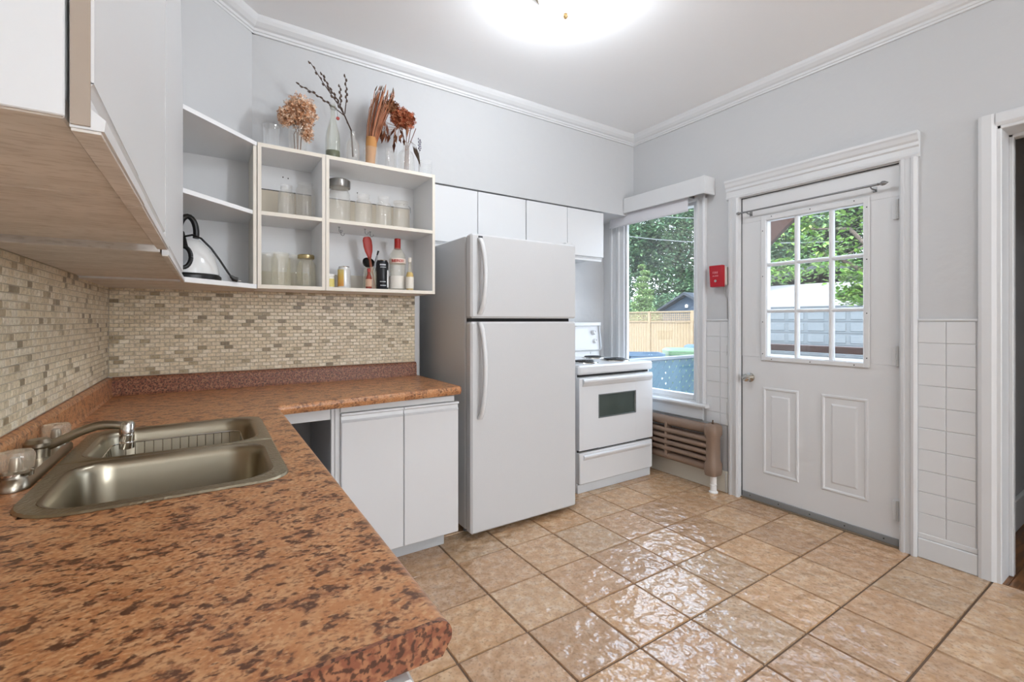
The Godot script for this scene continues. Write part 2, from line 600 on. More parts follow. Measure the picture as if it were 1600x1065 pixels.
	b.box(V(0.22, -0.02, 2.0), V(1.9, 2.6, 2.1)).box(V(0.22, -0.02, 3.6), V(1.9, 2.6, 3.7)).box(V(1.8, -0.02, 2.0), V(1.9, 2.6, 3.7)).box(V(0.22, 2.5, 2.0), V(1.9, 2.6, 3.7))
	struct("wall_hall", b, hexm("b9b9b9", 0.7))
	struct("baseboard_hall", B.new().box(V(0.24, 0, 2.1), V(1.8, 0.18, 2.12), 0.004), M.trim)
	var hf := struct("floor_hall", B.new().box(V(0.0, -0.12, 2.0), V(1.9, -0.012, 3.7)), hexm("2f2116", 0.8))
	for i in 12:
		part(hf, "plank", B.new().box(V(0.008, -0.012, 2.1 + i * 0.125), V(1.8, -0.002, 2.1 + i * 0.125 + 0.1235), 0.001), M.hallwood)


# ------------------------------------------------------------------ counter run
func mosaic(called: String, label: String, o: Vector3, ux: Vector3, n: Vector3, length: float, y1: float, near0: float, near1: float) -> void:
	var t := thing(called, o, label, "backsplash")
	var ph := 0.0186
	var pw := 0.0372
	part(t, "grout_bed", B.new().prism(P([0, 0, length, 0, length, y1 - o.y, 0, y1 - o.y]), Vector3.ZERO, ux, Vector3.UP, n * 0.004), M.mosaic_grout)
	var full := B.new()
	var many := B.new()
	var tile_mesh := func(b: B, at: Vector3, w: float, h: float) -> void:
		b.flat()
		var e := 0.0012
		var lo := []
		var hi := []
		for c in [[-1, -1], [1, -1], [1, 1], [-1, 1]]:
			lo.append(at + ux * c[0] * w / 2 + Vector3.UP * c[1] * h / 2)
			hi.append(at + ux * c[0] * (w / 2 - e) + Vector3.UP * c[1] * (h / 2 - e) + n * 0.0025)
		if ux.cross(Vector3.UP).dot(n) < 0:
			lo.reverse()
			hi.reverse()
		for i in 4:
			b.quad(lo[i], lo[(i + 1) % 4], hi[(i + 1) % 4], hi[i])
		b.quad(hi[0], hi[1], hi[2], hi[3])
	tile_mesh.call(full, Vector3.ZERO, pw - 0.0022, ph - 0.0022)
	var fm := full.done()
	var rows := int(ceil((y1 - o.y) / ph))
	var count := 0
	for r in rows:
		var y := ph * (r + 0.5) + 0.002
		var h := minf(ph, y1 - o.y - ph * r - 0.003) - 0.0022
		if h < 0.004: continue
		y = ph * r + 0.002 + h / 2 + 0.0011
		var x := -pw * 0.5 * (r % 2) + rng.randf_range(-0.004, 0.0)
		while x < length:
			var a := maxf(x, 0.001)
			var bx := minf(x + pw, length)
			var w := bx - a - 0.0022
			x += pw
			if w < 0.004: continue
			var k := rng.randi() % 4
			var q := rng.randf()
			if q < 0.03: k = 6
			elif q < 0.06: k = 4
			elif q < 0.11: k = 5
			var c := (a + bx) / 2
			if c > near0 and c < near1 and count < 298 and w > pw - 0.004:
				count += 1
				var m := part(t, "mosaic_tile", fm, M.mosaic[k])
				m.position = ux * c + Vector3.UP * y + n * (0.004 + rng.randf_range(-0.0004, 0.0004))
				if h < ph - 0.004: m.scale.y = h / (ph - 0.0022)
			else:
				many.col = M.mosaic[k].albedo_color
				tile_mesh.call(many, ux * c + Vector3.UP * y + n * (0.004 + rng.randf_range(-0.0004, 0.0004)), w, h)
	part(t, "mosaic_field", many, M.mosaic_many, "", "stuff")


func door_pull(b: B, x0: float, x1: float, y: float, z: float, down := false) -> void:   # finger-pull rail along a door edge, facing +z
	var s := -1.0 if down else 1.0
	b.prism(P([0, 0, 0.018, 0.002 * s, 0.010, 0.010 * s, 0.007, 0.026 * s, 0.022, 0.033 * s, 0.020, 0.042 * s, 0, 0.042 * s]), V(x0, y, z), V(0, 0, 1), V(0, 1, 0), V(x1 - x0, 0, 0))


func counter() -> void:
	mosaic("mosaic_backsplash", "beige marbled mosaic tile backsplash on the wall under the open shelves", V(WX + 0.0065, 0.953, 0.0), V(1, 0, 0), V(0, 0, 1), -1.977 - WX - 0.0065, 1.372, 0.0, 0.56)
	mosaic("mosaic_backsplash", "beige marbled mosaic tile backsplash on the left wall above the sink", V(WX, 0.955, 0.0), V(0, 0, 1), V(1, 0, 0), 2.6, 1.372, 0.82, 1.36)
	# countertop: L with rounded nosing, cut out for the bowls
	var t := thing("countertop", V(-3.1, CT - 0.04, 1.1), "orange brown mottled laminate L-shaped countertop with raised back lip", "countertop")
	var o := base(t)
	var b := nb(t)
	var prof := []       # nose: (out, y)
	for i in 9:
		var a := PI / 2 - PI * 0.62 * i / 8.0
		prof.append(Vector2(0.016 * cos(a) - 0.016, CT - 0.018 + 0.018 * sin(a)))
	prof.append(Vector2(-0.012, CT - 0.041))
	# the deck is a strip mesh round the sink opening plus the rear leg
	var fx := -2.816      # front of the long leg
	b.flat()
	var q := func(x0: float, x1: float, z0: float, z1: float) -> void:
		b.quad(V(x0, CT, z1), V(x1, CT, z1), V(x1, CT, z0), V(x0, CT, z0))
	var sx0 := -3.33
	var sx1 := -2.92
	var sz0 := 0.90
	var sz1 := 1.615
	q.call(-3.436, fx - 0.016, 0.70, sz0)
	q.call(-3.436, sx0, sz0, sz1)
	q.call(sx1, fx - 0.016, sz0, sz1)
	q.call(-3.436, fx - 0.016, sz1, 2.254)
	var za := 0.685
	var zb := 0.600
	b.quad(V(-3.436, CT, 0.70), V(fx - 0.016, CT, 0.70), V(fx - 0.016, CT, 0), V(-3.436, CT, 0))
	b.quad(V(fx - 0.016, CT, za - 0.016), V(-1.962, CT, zb - 0.016), V(-1.962, CT, 0), V(fx - 0.016, CT, 0))
	# nosings
	var l0 := []
	var l1 := []
	for p in prof:
		l0.append(V(fx + p.x, p.y, 0.70))
		l1.append(V(fx + p.x, p.y, 2.254))
	b.loft([l1, l0], false, false, 90, false)
	var l2 := []
	var l3 := []
	for p in prof:
		l2.append(V(fx - 0.016, p.y, za + p.x))
		l3.append(V(-1.962, p.y, zb + p.x))
	b.loft([l2, l3], false, false, 90, false)
	# underside and ends
	b.box(V(-3.436, CT - 0.041, sz1), V(fx - 0.03, CT - 0.001, 2.252)).box(V(-3.436, CT - 0.041, 0.02), V(fx - 0.03, CT - 0.001, sz0)).box(V(-3.436, CT - 0.041, sz0), V(sx0, CT - 0.001, sz1)).box(V(sx1, CT - 0.041, sz0), V(fx - 0.03, CT - 0.001, sz1))
	b.box(V(fx - 0.05, CT - 0.041, 0.02), V(-1.964, CT - 0.001, 0.57))
	part(t, "deck", b, M.laminate)
	# cut end facing the camera, showing the nose profile
	var ep := []
	for p in prof: ep.append(Vector2(fx + p.x, p.y))
	ep.append(Vector2(-3.436, CT - 0.041))
	ep.append(Vector2(-3.436, CT))
	part(t, "end_band", nb(t).prism(ep, V(0, 0, 2.254), V(1, 0, 0), V(0, 1, 0), V(0, 0, 0.006)), M.laminate_shaded)  # cut end darkened by colour so that it reads as shaded
	ep = []
	for p in prof: ep.append(Vector2(p.x + zb, p.y))
	ep.append(Vector2(0.0, CT - 0.041))
	ep.append(Vector2(0.0, CT))
	part(t, "end_band", nb(t).prism(ep, V(-1.962, 0, 0), V(0, 0, 1), V(0, 1, 0), V(0.006, 0, 0)), M.laminate_shaded)
	var lip := P([0, 0, 0.026, 0, 0.021, 0.010, 0.020, 0.070, 0.016, 0.080, 0.008, 0.085, 0, 0.085])
	part(t, "back_lip", nb(t).prism(lip, V(WX + 0.02, CT, 0), V(0, 0, 1), V(0, 1, 0), V(-1.972 - WX - 0.02, 0, 0)), M.laminate_shaded)
	part(t, "back_lip", nb(t).prism(lip, V(WX, CT, 0), V(1, 0, 0), V(0, 1, 0), V(0, 0, 2.26)), M.laminate)
	sink(Vector4(-3.348, -2.902, 0.872, 1.642))
	faucet()
	rack()
	# base cabinet right of the gap, two doors
	t = thing("base_cabinet", V(-2.26, 0, 0.3), "white two-door base cabinet beside the refrigerator with finger-pull doors", "cabinet")
	b = nb(t)
	b.box(V(-2.572, 0.10, 0.03), V(-1.972, CT - 0.05, 0.545), 0.002)
	part(t, "body", b, M.cab)
	part(t, "toe_kick", nb(t).box(V(-2.572, 0.0, 0.05), V(-1.985, 0.10, 0.45), 0.002), hexm("c9cbcc", 0.6))
	part(t, "top_rail", nb(t).box(V(-2.550, 0.790, 0.546), V(-1.978, CT - 0.05, 0.56), 0.002), M.cab)
	for k in 2:
		var x0 := -2.548 + k * 0.2975
		var x1 := x0 + 0.294
		var d := part(t, "door", nb(t).box(V(x0, 0.105, 0.546), V(x1, 0.745, 0.565), 0.003), M.cab)
		b = nb(t)
		door_pull(b, x0, x1, 0.744, 0.549)
		part(d, "finger_pull", b, M.cab)
	# open bay beside it and its rail
	t = thing("base_cabinet", V(-2.7, 0, 0.3), "open empty bay under the counter left of the two-door base cabinet", "cabinet")
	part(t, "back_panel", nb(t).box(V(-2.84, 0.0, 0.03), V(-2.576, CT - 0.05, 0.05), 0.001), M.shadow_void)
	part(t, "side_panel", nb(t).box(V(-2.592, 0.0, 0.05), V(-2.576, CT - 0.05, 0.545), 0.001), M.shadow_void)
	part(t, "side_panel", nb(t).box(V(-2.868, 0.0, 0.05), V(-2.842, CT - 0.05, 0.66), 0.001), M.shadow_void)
	part(t, "top_rail", nb(t).box(V(-2.84, 0.762, 0.53), V(-2.592, CT - 0.05, 0.552), 0.002), M.cab)
	part(t, "stile", nb(t).box(V(-2.590, 0.0, 0.546), V(-2.5755, CT - 0.05, 0.556), 0.002), M.cab)
	# sink base under the long leg
	t = thing("base_cabinet", V(-3.15, 0, 1.5), "white sink base cabinet under the long counter, its end and a drawer front just showing", "cabinet")
	part(t, "body", nb(t).prism(P([-3.43, 0.1, -2.885, 0.1, -2.885, CT - 0.21, -3.43, CT - 0.21]), V(0, 0, 0.66), V(1, 0, 0), V(0, 1, 0), V(0, 0, 1.585)), M.cab)
	part(t, "end_panel", nb(t).box(V(-3.43, 0.02, 2.220), V(-2.885, CT - 0.05, 2.238), 0.002), M.cab)
	part(t, "front_rail", nb(t).box(V(-2.9, 0.66, 0.66), V(-2.884, CT - 0.05, 2.228), 0.002), M.cab)
	part(t, "toe_kick", nb(t).box(V(-3.43, 0.0, 0.68), V(-2.95, 0.1, 2.22), 0.002), M.cab)
	for k in 4:
		var z0 := 0.712 + k * 0.3875
		var d := part(t, "door", nb(t).box(V(-2.884, 0.11, z0), V(-2.862, 0.80, z0 + 0.384), 0.003), M.cab)
		b = nb(t)
		b.prism(P([0, 0, 0.022, 0.002, 0.016, 0.010, 0.024, 0.022, 0.018, 0.03, 0, 0.03]), V(-2.884, 0.786, z0), V(1, 0, 0), V(0, 1, 0), V(0, 0, 0.384))
		part(d, "finger_pull", b, M.cab)


func sink(r: Vector4) -> void:
	var t := thing("kitchen_sink", V((r.x + r.y) / 2, CT, (r.z + r.w) / 2), "worn stainless steel double-bowl drop-in sink in the brown counter", "sink")
	var zm := 1.268
	var y := CT + 0.005
	for half in 2:
		var z0 := r.z if half == 0 else zm
		var z1 := zm if half == 0 else r.w
		var big := 0.062
		var ra := [big, 0.001, 0.001, 0.105] if half == 1 else [0.001, big, big, 0.001]
		var bx0 := r.x + 0.036
		var bx1 := r.y - 0.03
		var bz0 := z0 + (0.022 if half == 1 else 0.034)
		var bz1 := z1 - (0.03 if half == 1 else 0.022)
		var br := [0.075, 0.075, 0.075, 0.075]
		var b := nb(t)
		var grow := func(d: float) -> Array:
			var g := 1.0 if half == 1 else 0.0
			return rrect(r.x - d, r.y + d, z0 - d * (1.0 - g), z1 + d * g, ra, y - 0.004 if d > 0 else y)
		b.loft([grow.call(0.003), rrect(r.x, r.y, z0, z1, ra, y), rrect(bx0 - 0.006, bx1 + 0.006, bz0 - 0.006, bz1 + 0.006, br, y + 0.001)], false, false, 60)
		part(t, "rim", b, M.steel_rim)
		b = nb(t)
		var loops := []
		for s in [[-0.006, 0.001, 0.078], [0.0, -0.001, 0.075], [0.004, -0.006, 0.072], [0.008, -0.02, 0.07], [0.016, -0.13, 0.065], [0.024, -0.155, 0.06], [0.045, -0.168, 0.05], [0.10, -0.172, 0.03]]:
			loops.append(rrect(bx0 + s[0], bx1 - s[0], bz0 + s[0], bz1 - s[0], [s[2], s[2], s[2], s[2]], y + s[1]))
		b.loft(loops, false, true, 80)
		var bowl := part(t, "bowl", b, M.steel)
		b = nb(t)
		var c := V((bx0 + bx1) / 2, y - 0.172, (bz0 + bz1) / 2)
		b.lathe(P([0.0, 0.001, 0.02, 0.0015, 0.022, 0.004, 0.04, 0.005, 0.044, 0.002]), c, 24)
		part(bowl, "drain", b, M.chrome)


func faucet() -> void:
	var z := 1.24
	var x := -3.383
	var t := thing("faucet", V(x, CT, z), "two-handle chrome faucet with clear acrylic knobs behind the sink", "faucet")
	var b := nb(t)
	b.loft([rrect(x - 0.028, x + 0.028, z - 0.20, z + 0.20, [0.028, 0.028, 0.028, 0.028], CT + 0.001), rrect(x - 0.028, x + 0.028, z - 0.20, z + 0.20, [0.028, 0.028, 0.028, 0.028], CT + 0.012), rrect(x - 0.02, x + 0.022, z - 0.19, z + 0.19, [0.02, 0.02, 0.02, 0.02], CT + 0.024)], true, true, 80)
	part(t, "deck_plate", b, M.dull_chrome)
	for s in [-0.15, 0.15]:
		b = nb(t)
		b.lathe(P([0.027, 0.022, 0.027, 0.03, 0.018, 0.034]), V(x, CT, z + s), 24)
		part(t, "escutcheon", b, M.chrome)
		b = nb(t)
		var loops := []
		for pr in [[0.020, 0.034], [0.027, 0.038], [0.028, 0.066], [0.025, 0.073], [0.012, 0.074]]:
			var l := []
			for i in 32:
				var a := -TAU * i / 32
				var rr: float = pr[0] * (1.0 + 0.055 * cos(a * 8.0))
				l.append(V(x + rr * cos(a), CT + pr[1], z + s + rr * sin(a)))
			loops.append(l)
		b.loft(loops, true, true, 60)
		var k := part(t, "knob", b, M.acrylic, "clear fluted acrylic knob")
		part(k, "knob_core", nb(t).lathe(P([0.011, 0.034, 0.011, 0.05, 0.008, 0.06, 0.0, 0.062]), V(x, CT, z + s), 12), M.dull_chrome)
	b = nb(t)
	b.lathe(P([0.022, 0.02, 0.022, 0.045, 0.026, 0.05, 0.026, 0.058, 0.018, 0.066, 0.0, 0.067]), V(x, CT, z), 24)
	part(t, "spout_cap", b, M.dull_chrome)
	var end := V(-3.246, 0.952, 1.250)
	var path := [V(x, CT + 0.038, z)]
	for i in range(1, 9):
		var k := i / 8.0
		path.append(V(x, CT + 0.042, z).lerp(end, k) + V(0, 0.012 * sin(PI * pow(k, 1.8)), 0))
	path.append(end + V(0.017, -0.004, 0.001))
	path.append(end + V(0.024, -0.018, 0.001))
	part(t, "spout", nb(t).tube(path, 0.0105, 14), M.dull_chrome)
	b = nb(t)
	b.lathe(P([0.012, -0.078, 0.0155, -0.076, 0.0155, -0.062, 0.0135, -0.06, 0.0155, -0.058, 0.0155, -0.044, 0.0135, -0.042, 0.0155, -0.040, 0.016, -0.016, 0.012, -0.01]), end + V(0.024, 0.016, 0.001), 20)
	part(t, "aerator", b, M.chrome)


func rack() -> void:
	var t := thing("dish_rack", V(-3.12, CT - 0.15, 1.12), "wire basket dish rack standing in the far sink bowl", "dish rack")
	var x0 := -3.285
	var x1 := -2.965
	var z0 := 0.985
	var z1 := 1.222
	var y0 := CT - 0.155
	var y1 := CT - 0.018
	var b := nb(t)
	var ring := func(y: float, d: float) -> Array:
		var l := rrect(x0 + d, x1 - d, z0 + d, z1 - d, [0.03, 0.03, 0.03, 0.03], y, 4)
		l.append(l[0])
		return l
	b.tube(ring.call(y1, 0.0), 0.0022, 6, false)
	part(t, "top_rim", b, M.chrome)
	part(t, "bottom_rim", nb(t).tube(ring.call(y0 + 0.004, 0.012), 0.002, 6, false), M.chrome)
	var n := 13
	for i in n:
		var x := lerpf(x0 + 0.03, x1 - 0.03, i / float(n - 1))
		part(t, "wire", nb(t).tube([V(x, y1, z1), V(x, y0 + 0.006, z1 - 0.012), V(x, y0 + 0.006, z0 + 0.012), V(x, y1, z0)], 0.0013, 6), M.chrome)
	for i in 6:
		var z := lerpf(z0 + 0.04, z1 - 0.04, i / 5.0)
		part(t, "wire", nb(t).tube([V(x0, y1, z), V(x0 + 0.012, y0 + 0.004, z), V(x1 - 0.012, y0 + 0.004, z), V(x1, y1, z)], 0.0013, 6), M.chrome)


# ------------------------------------------------------------------ wall cabinets
func uppers() -> void:
	var yb := 1.365
	# left wall: three carcasses with full-height doors, raw underside
	var segs := [[1.985, 2.262, -3.1262, "tall white wall cabinet nearest the camera on the left wall, its end panel showing"], [1.545, 1.984, -3.127, "middle tall white wall cabinet on the left wall above the sink"], [0.585, 1.43, -3.1335, "far tall white wall cabinet on the left wall, next to the corner shelf"]]
	for s in segs:
		var z0: float = s[0]
		var z1: float = s[1]
		var fx: float = s[2]
		var t := thing("wall_cabinet", V(-3.3, yb, (z0 + z1) / 2), s[3], "cabinet", "tall wall cabinets on the left wall")
		part(t, "body", nb(t).box(V(WX + 0.001, yb + 0.014, z0 + 0.001), V(-3.1432, CEIL - 0.002, z1 - 0.001), 0.001), M.cab)
		part(t, "underside_panel", nb(t).box(V(WX + 0.009, yb, z0 + 0.002), V(-3.1440, yb + 0.016, z1 - 0.003), 0.0015), M.tan, "raw tan board underside")
		var xi := -3.1405
		var prof: Array
		if z0 < 1.0:
			prof = P([z0, yb + 0.03, z0, 2.05, z0 + 0.40, CEIL - 0.004, z1 - 0.0015, CEIL - 0.004, z1 - 0.0015, yb + 0.03])
		else:
			prof = P([z0 + 0.0008, yb + 0.03, z0 + 0.0008, CEIL - 0.004, z1 - 0.0008, CEIL - 0.004, z1 - 0.0008, yb + 0.03])
		var d := part(t, "door", nb(t).prism(prof, V(xi, 0, 0), V(0, 0, 1), V(0, 1, 0), V(fx - xi, 0, 0)), M.cab)
		var b := nb(t)
		b.prism(P([xi - fx, 0.031, 0.0, 0.031, -0.005, 0.024, -0.004, 0.012, 0.007, 0.003, 0.006, -0.006, xi - fx, -0.006]), V(fx, yb, z0 + 0.0008), V(1, 0, 0), V(0, 1, 0), V(0, 0, z1 - z0 - 0.0016))
		part(d, "finger_pull", b, M.cab)
		part(d, "raw_edge", nb(t).box(V(xi + 0.0005, yb - 0.0085, z0 + 0.002), V(fx + 0.004, yb - 0.006, z1 - 0.002), 0.0003), M.tan, "raw tan lower edge of the door")
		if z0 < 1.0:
			part(t, "shade_strip", nb(t).box(V(-3.1432, 2.05, z0 + 0.004), V(-3.1405, CEIL - 0.004, z0 + 0.47), 0.0005), hexm("a9a9a9", 0.7), "grey strip painted as the shaded gap beside the door")  # grey stands in for the shade in the gap by the door
			part(t, "stile", nb(t).box(V(-3.1432, yb + 0.02, 1.43), V(-3.1405, CEIL - 0.004, 1.544), 0.0005), hexm("b4b4b2", 0.7), "grey strip painted as the shaded gap between the doors")  # grey stands in for the shaded carcass front seen in the door gap
		if z0 > 1.7:
			part(t, "end_panel", nb(t).box(V(WX + 0.001, yb + 0.001, z1 - 0.003), V(-3.1432, CEIL - 0.003, z1), 0.001), M.cab)
			part(d, "end_edge", nb(t).box(V(xi + 0.0005, yb - 0.004, z1 - 0.0008), V(fx - 0.002, CEIL - 0.005, z1 + 0.0008), 0.0002), M.raw, "raw tan end edge of the door")
	# cabinets over refrigerator and range, flush with the bulkhead
	for s in [[-1.925, -1.128, "white two-door cabinet above the refrigerator, left of the pair"], [-1.124, -0.352, "white two-door cabinet over the range, right of the pair"]]:
		var x0: float = s[0]
		var x1: float = s[1]
		var t := thing("wall_cabinet", V((x0 + x1) / 2, 1.722, -0.17), s[2], "cabinet", "cabinets in the recess above refrigerator and range")
		part(t, "body", nb(t).box(V(x0, 1.712, -0.343), V(x1, 2.086, -0.021), 0.002), M.cab)
		part(t, "bottom_lip", nb(t).box(V(x0, 1.690, -0.04), V(x1, 1.712, -0.024), 0.002), M.cab)
		var w := (x1 - x0) / 2
		for k in 2:
			part(t, "door", nb(t).box(V(x0 + k * w + 0.002, 1.722, -0.019), V(x0 + (k + 1) * w - 0.002, 2.084, 0.0), 0.002), M.cab)


# ------------------------------------------------------------------ open shelves and what stands on them
func jar(h: float, d: float, style: String) -> Array:      # glass body profile
	var r := d / 2
	match style:
		"mason": return P([0, 0, r * 0.92, 0, r, 0.008, r, h * 0.68, r * 0.95, h * 0.76, r * 0.72, h * 0.84, r * 0.70, h * 0.88, r * 0.74, h * 0.9, r * 0.72, h * 0.97, r * 0.74, h])
		"tall": return P([0, 0, r * 0.94, 0, r, 0.006, r, h * 0.8, r * 0.93, h * 0.86, r * 0.82, h * 0.9, r * 0.82, h])
		"tumbler": return P([0, 0, r * 0.82, 0, r * 0.88, 0.008, r * 0.94, h * 0.5, r, h])
		"flask": return P([0, 0, r * 0.92, 0, r, 0.008, r, h * 0.62, r * 0.9, h * 0.7, r * 0.5, h * 0.8, r * 0.4, h * 0.86, r * 0.4, h * 0.95, r * 0.48, h])
		"bottle": return P([0, 0, r * 0.93, 0, r, 0.008, r, h * 0.42, r * 0.9, h * 0.52, r * 0.55, h * 0.68, r * 0.34, h * 0.78, r * 0.32, h * 0.92, r * 0.4, h * 0.93, r * 0.4, h * 0.97, r * 0.34, h])
	return []


func glassware(called: String, at: Vector3, h: float, d: float, style: String, m: Material, label: String, category: String, group := "") -> Node3D:
	var t := thing(called, at, label, category, group)
	var p := jar(h, d, style)
	part(t, "glass_body", B.new().lathe(hollow(p), Vector3.ZERO, 32, Basis.IDENTITY, false), m)
	return t


func hollow(p: Array, wall := 0.0026) -> Array:      # outer profile, rounded lip, inner profile back down to the base
	var q := p.duplicate()
	var top: Vector2 = p[-1]
	q.append(top + Vector2(-wall * 0.5, 0.0008))
	for i in range(p.size() - 1, 0, -1):
		var v: Vector2 = p[i]
		if v.x - wall < 0.002 or v.y < 0.005: continue
		q.append(Vector2(v.x - wall, v.y))
	q.append(Vector2(p[-1].x * 0.6, 0.005))
	q.append(Vector2(0.0, 0.005))
	return q


func lid(t: Node3D, y: float, r: float, h: float, m: Material, label: String) -> void:
	var prof := P([0, 0.0, r * 0.97, 0.0, r, 0.003, r, h - 0.003, r - 0.003, h, r * 0.8, h, r * 0.78, h - 0.0015, 0, h - 0.0015])
	part(t, "lid", B.new().lathe(prof, V(0, y, 0), 32, Basis.IDENTITY, false), m, label)


func shelves() -> void:
	var y0 := 1.360
	var y1 := 2.040
	var zf := 0.30
	# corner unit with a diagonal open front
	var t := thing("corner_shelf", V(-3.25, y0, 0.2), "white open corner shelf cabinet with diagonal front holding the kettle", "shelf")
	var outline := P([-3.432, 0.003, -2.8645, 0.003, -2.8645, 0.297, -3.139, 0.578, -3.432, 0.578])
	var inner := P([-3.418, 0.012, -2.88, 0.012, -2.88, 0.290, -3.137, 0.560, -3.418, 0.560])
	for k in 3:
		var y: float = [y0, 1.704, y1 - 0.018][k]
		var b := nb(t)
		b.prism(outline if k != 1 else inner, V(0, y, 0), V(1, 0, 0), V(0, 0, 1), V(0, 0.018, 0))
		part(t, ["bottom_board", "shelf_board", "top_board"][k], b, M.shelf)
		if k == 0:
			part(t, "underside_panel", nb(t).prism(outline, V(0, y - 0.0025, 0), V(1, 0, 0), V(0, 0, 1), V(0, 0.0025, 0)), M.tan, "raw tan board underside")
	part(t, "back_panel", nb(t).box(V(-3.43, y0 + 0.018, 0.003), V(-2.866, y1 - 0.018, 0.011)), M.shelf)
	part(t, "back_panel", nb(t).box(V(-3.432, y0 + 0.018, 0.011), V(-3.42, y1 - 0.018, 0.576)), M.shelf)
	part(t, "side_panel", nb(t).box(V(-2.880, y0 + 0.018, 0.011), V(-2.8645, y1 - 0.018, 0.298), 0.0015), M.edge)
	part(t, "side_panel", nb(t).box(V(-3.42, y0 + 0.018, 0.561), V(-3.139, y1 - 0.018, 0.577), 0.0015), M.shelf)
	# two straight units
	for u in [[-2.862, -2.563, "narrow white open shelf unit between the corner shelf and the wide unit"], [-2.561, -1.972, "wide white open shelf unit with hooks under its middle board"]]:
		var x0: float = u[0]
		var x1: float = u[1]
		t = thing("shelf_unit", V((x0 + x1) / 2, y0, 0.15), u[2], "shelf", "open shelf units above the counter")
		for x in [x0, x1 - 0.016]:
			var sp := part(t, "side_panel", nb(t).box(V(x, y0, 0.006), V(x + 0.016, y1, zf - 0.001), 0.001), M.shelf)
			part(sp, "front_edge", nb(t).box(V(x, y0, zf - 0.001), V(x + 0.016, y1, zf), 0.0004), M.edge, "cream front edge")
		for k in 3:
			var y: float = [y0, 1.704, y1 - 0.018][k]
			var bd := part(t, ["bottom_board", "shelf_board", "top_board"][k], nb(t).box(V(x0 + 0.016, y, 0.012), V(x1 - 0.016, y + 0.018, zf - 0.003), 0.001), M.shelf)
			part(bd, "front_edge", nb(t).box(V(x0 + 0.016, y, zf - 0.003), V(x1 - 0.016, y + 0.018, zf - 0.0015), 0.0004), M.edge, "cream front edge")
		part(t, "back_panel", nb(t).box(V(x0 + 0.016, y0 + 0.018, 0.003), V(x1 - 0.016, y1 - 0.018, 0.010)), M.shelf)
		# loose cream boards against the back, dark shadow gap along their top
		var e := x1 - 0.016 if x0 < -2.8 else x1 - 0.045
		part(t, "loose_board", nb(t).box(V(x0 + 0.018, 1.722, 0.012), V(e, 1.893, 0.018), 0.001), M.board, "cream board leaning on the back panel")
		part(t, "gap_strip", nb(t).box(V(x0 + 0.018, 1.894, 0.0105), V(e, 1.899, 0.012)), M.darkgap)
		part(t, "loose_board", nb(t).box(V(x0 + 0.018, 1.378, 0.012), V(x1 - 0.03, 1.468, 0.018), 0.001), M.board if x0 < -2.8 else hexm("e0d8ca", 0.7), "low cream board along the back")
		for p in ([[-2.72, 1.975], [-2.695, 1.972]] if x0 < -2.8 else [[-2.33, 1.95], [-2.05, 1.92], [-2.02, 1.44]]):
			part(t, "screw", B.new(base(t)).lathe(P([0, 0, 0.0035, 0, 0.003, 0.0018, 0, 0.002]), V(p[0], p[1], 0.010 if p[1] > 1.9 else 0.018), 10, Basis(Vector3.RIGHT, PI / 2)), M.darkgap)
	# cup hooks
	for p in [[-2.475, 0.20, "leftmost small cup hook under the middle board of the wide shelf"], [-2.445, 0.11, "second cup hook from the left under the wide shelf's middle board"], [-2.345, 0.22, "third cup hook from the left, above the red spatula"], [-2.30, 0.16, "rightmost cup hook under the wide shelf's middle board"]]:
		var h := thing("cup_hook", V(p[0], 1.704, p[1]), p[2], "hook", "cup hooks under the shelf")
		part(h, "flange", B.new().lathe(P([0, -0.003, 0.006, -0.002, 0.006, 0.0]), Vector3.ZERO, 10), M.iron)
		var path := [V(0, 0, 0), V(0, -0.018, 0)]
		for i in 9:
			var a := PI * 1.1 * i / 8.0
			path.append(V(0.009 - 0.009 * cos(a), -0.018 - 0.010 * sin(a), 0))
		part(h, "hook_wire", B.new().tube(path, 0.0016, 6), M.iron)
	var g1 := "glass jars on the middle boards"
	glassware("glass_jar", V(-2.722, 1.7225, 0.15), 0.172, 0.078, "mason", M.jar, "left lidless jar on the narrow unit's middle board", "jar", g1)
	glassware("glass_jar", V(-2.632, 1.7225, 0.15), 0.197, 0.094, "tall", M.jar, "larger lidless jar at right on the narrow unit's middle board", "jar", g1)
	t = glassware("glass_jar", V(-2.462, 1.7225, 0.15), 0.205, 0.112, "tall", M.jar, "big jar with brushed metal screw lid at left of the wide middle board", "jar", g1)
	lid(t, 0.200, 0.056, 0.042, hexm("8f8c88", 0.28, 1.0), "brushed metal screw lid")
	glassware("glass_jar", V(-2.334, 1.7225, 0.15), 0.182, 0.094, "mason", M.jar, "round-shouldered lidless jar beside the metal-lidded jar", "jar", g1)
	glassware("glass_jar", V(-2.221, 1.7225, 0.15), 0.186, 0.086, "mason", M.jar, "slim lidless jar second from the right on the wide middle board", "jar", g1)
	t = glassware("glass_jar", V(-2.119, 1.7225, 0.15), 0.160, 0.092, "tall", M.jar, "short clip-top jar with clear glass lid, rightmost on the wide middle board", "jar", g1)
	part(t, "lid", B.new().lathe(P([0, 0.0, 0.042, 0.0, 0.044, 0.004, 0.044, 0.012, 0.03, 0.016, 0, 0.016]), V(0, 0.161, 0), 28, Basis.IDENTITY, false), M.jar)
	part(t, "clip_wire", B.new().tube([V(0.036, 0.15, 0.02), V(0.046, 0.14, 0.03), V(0.047, 0.11, 0.03), V(0.044, 0.14, 0.026)], 0.0014, 6), M.iron)
	var g2 := "glass jars on the bottom boards"
	glassware("glass_jar", V(-2.795, 1.3785, 0.10), 0.172, 0.088, "tall", M.warmjar, "back left jar on the narrow unit's bottom board, partly hidden", "jar", g2)
	glassware("glass_jar", V(-2.752, 1.3785, 0.20), 0.166, 0.090, "tall", M.warmjar, "front left lidless jar on the narrow unit's bottom board", "jar", g2)
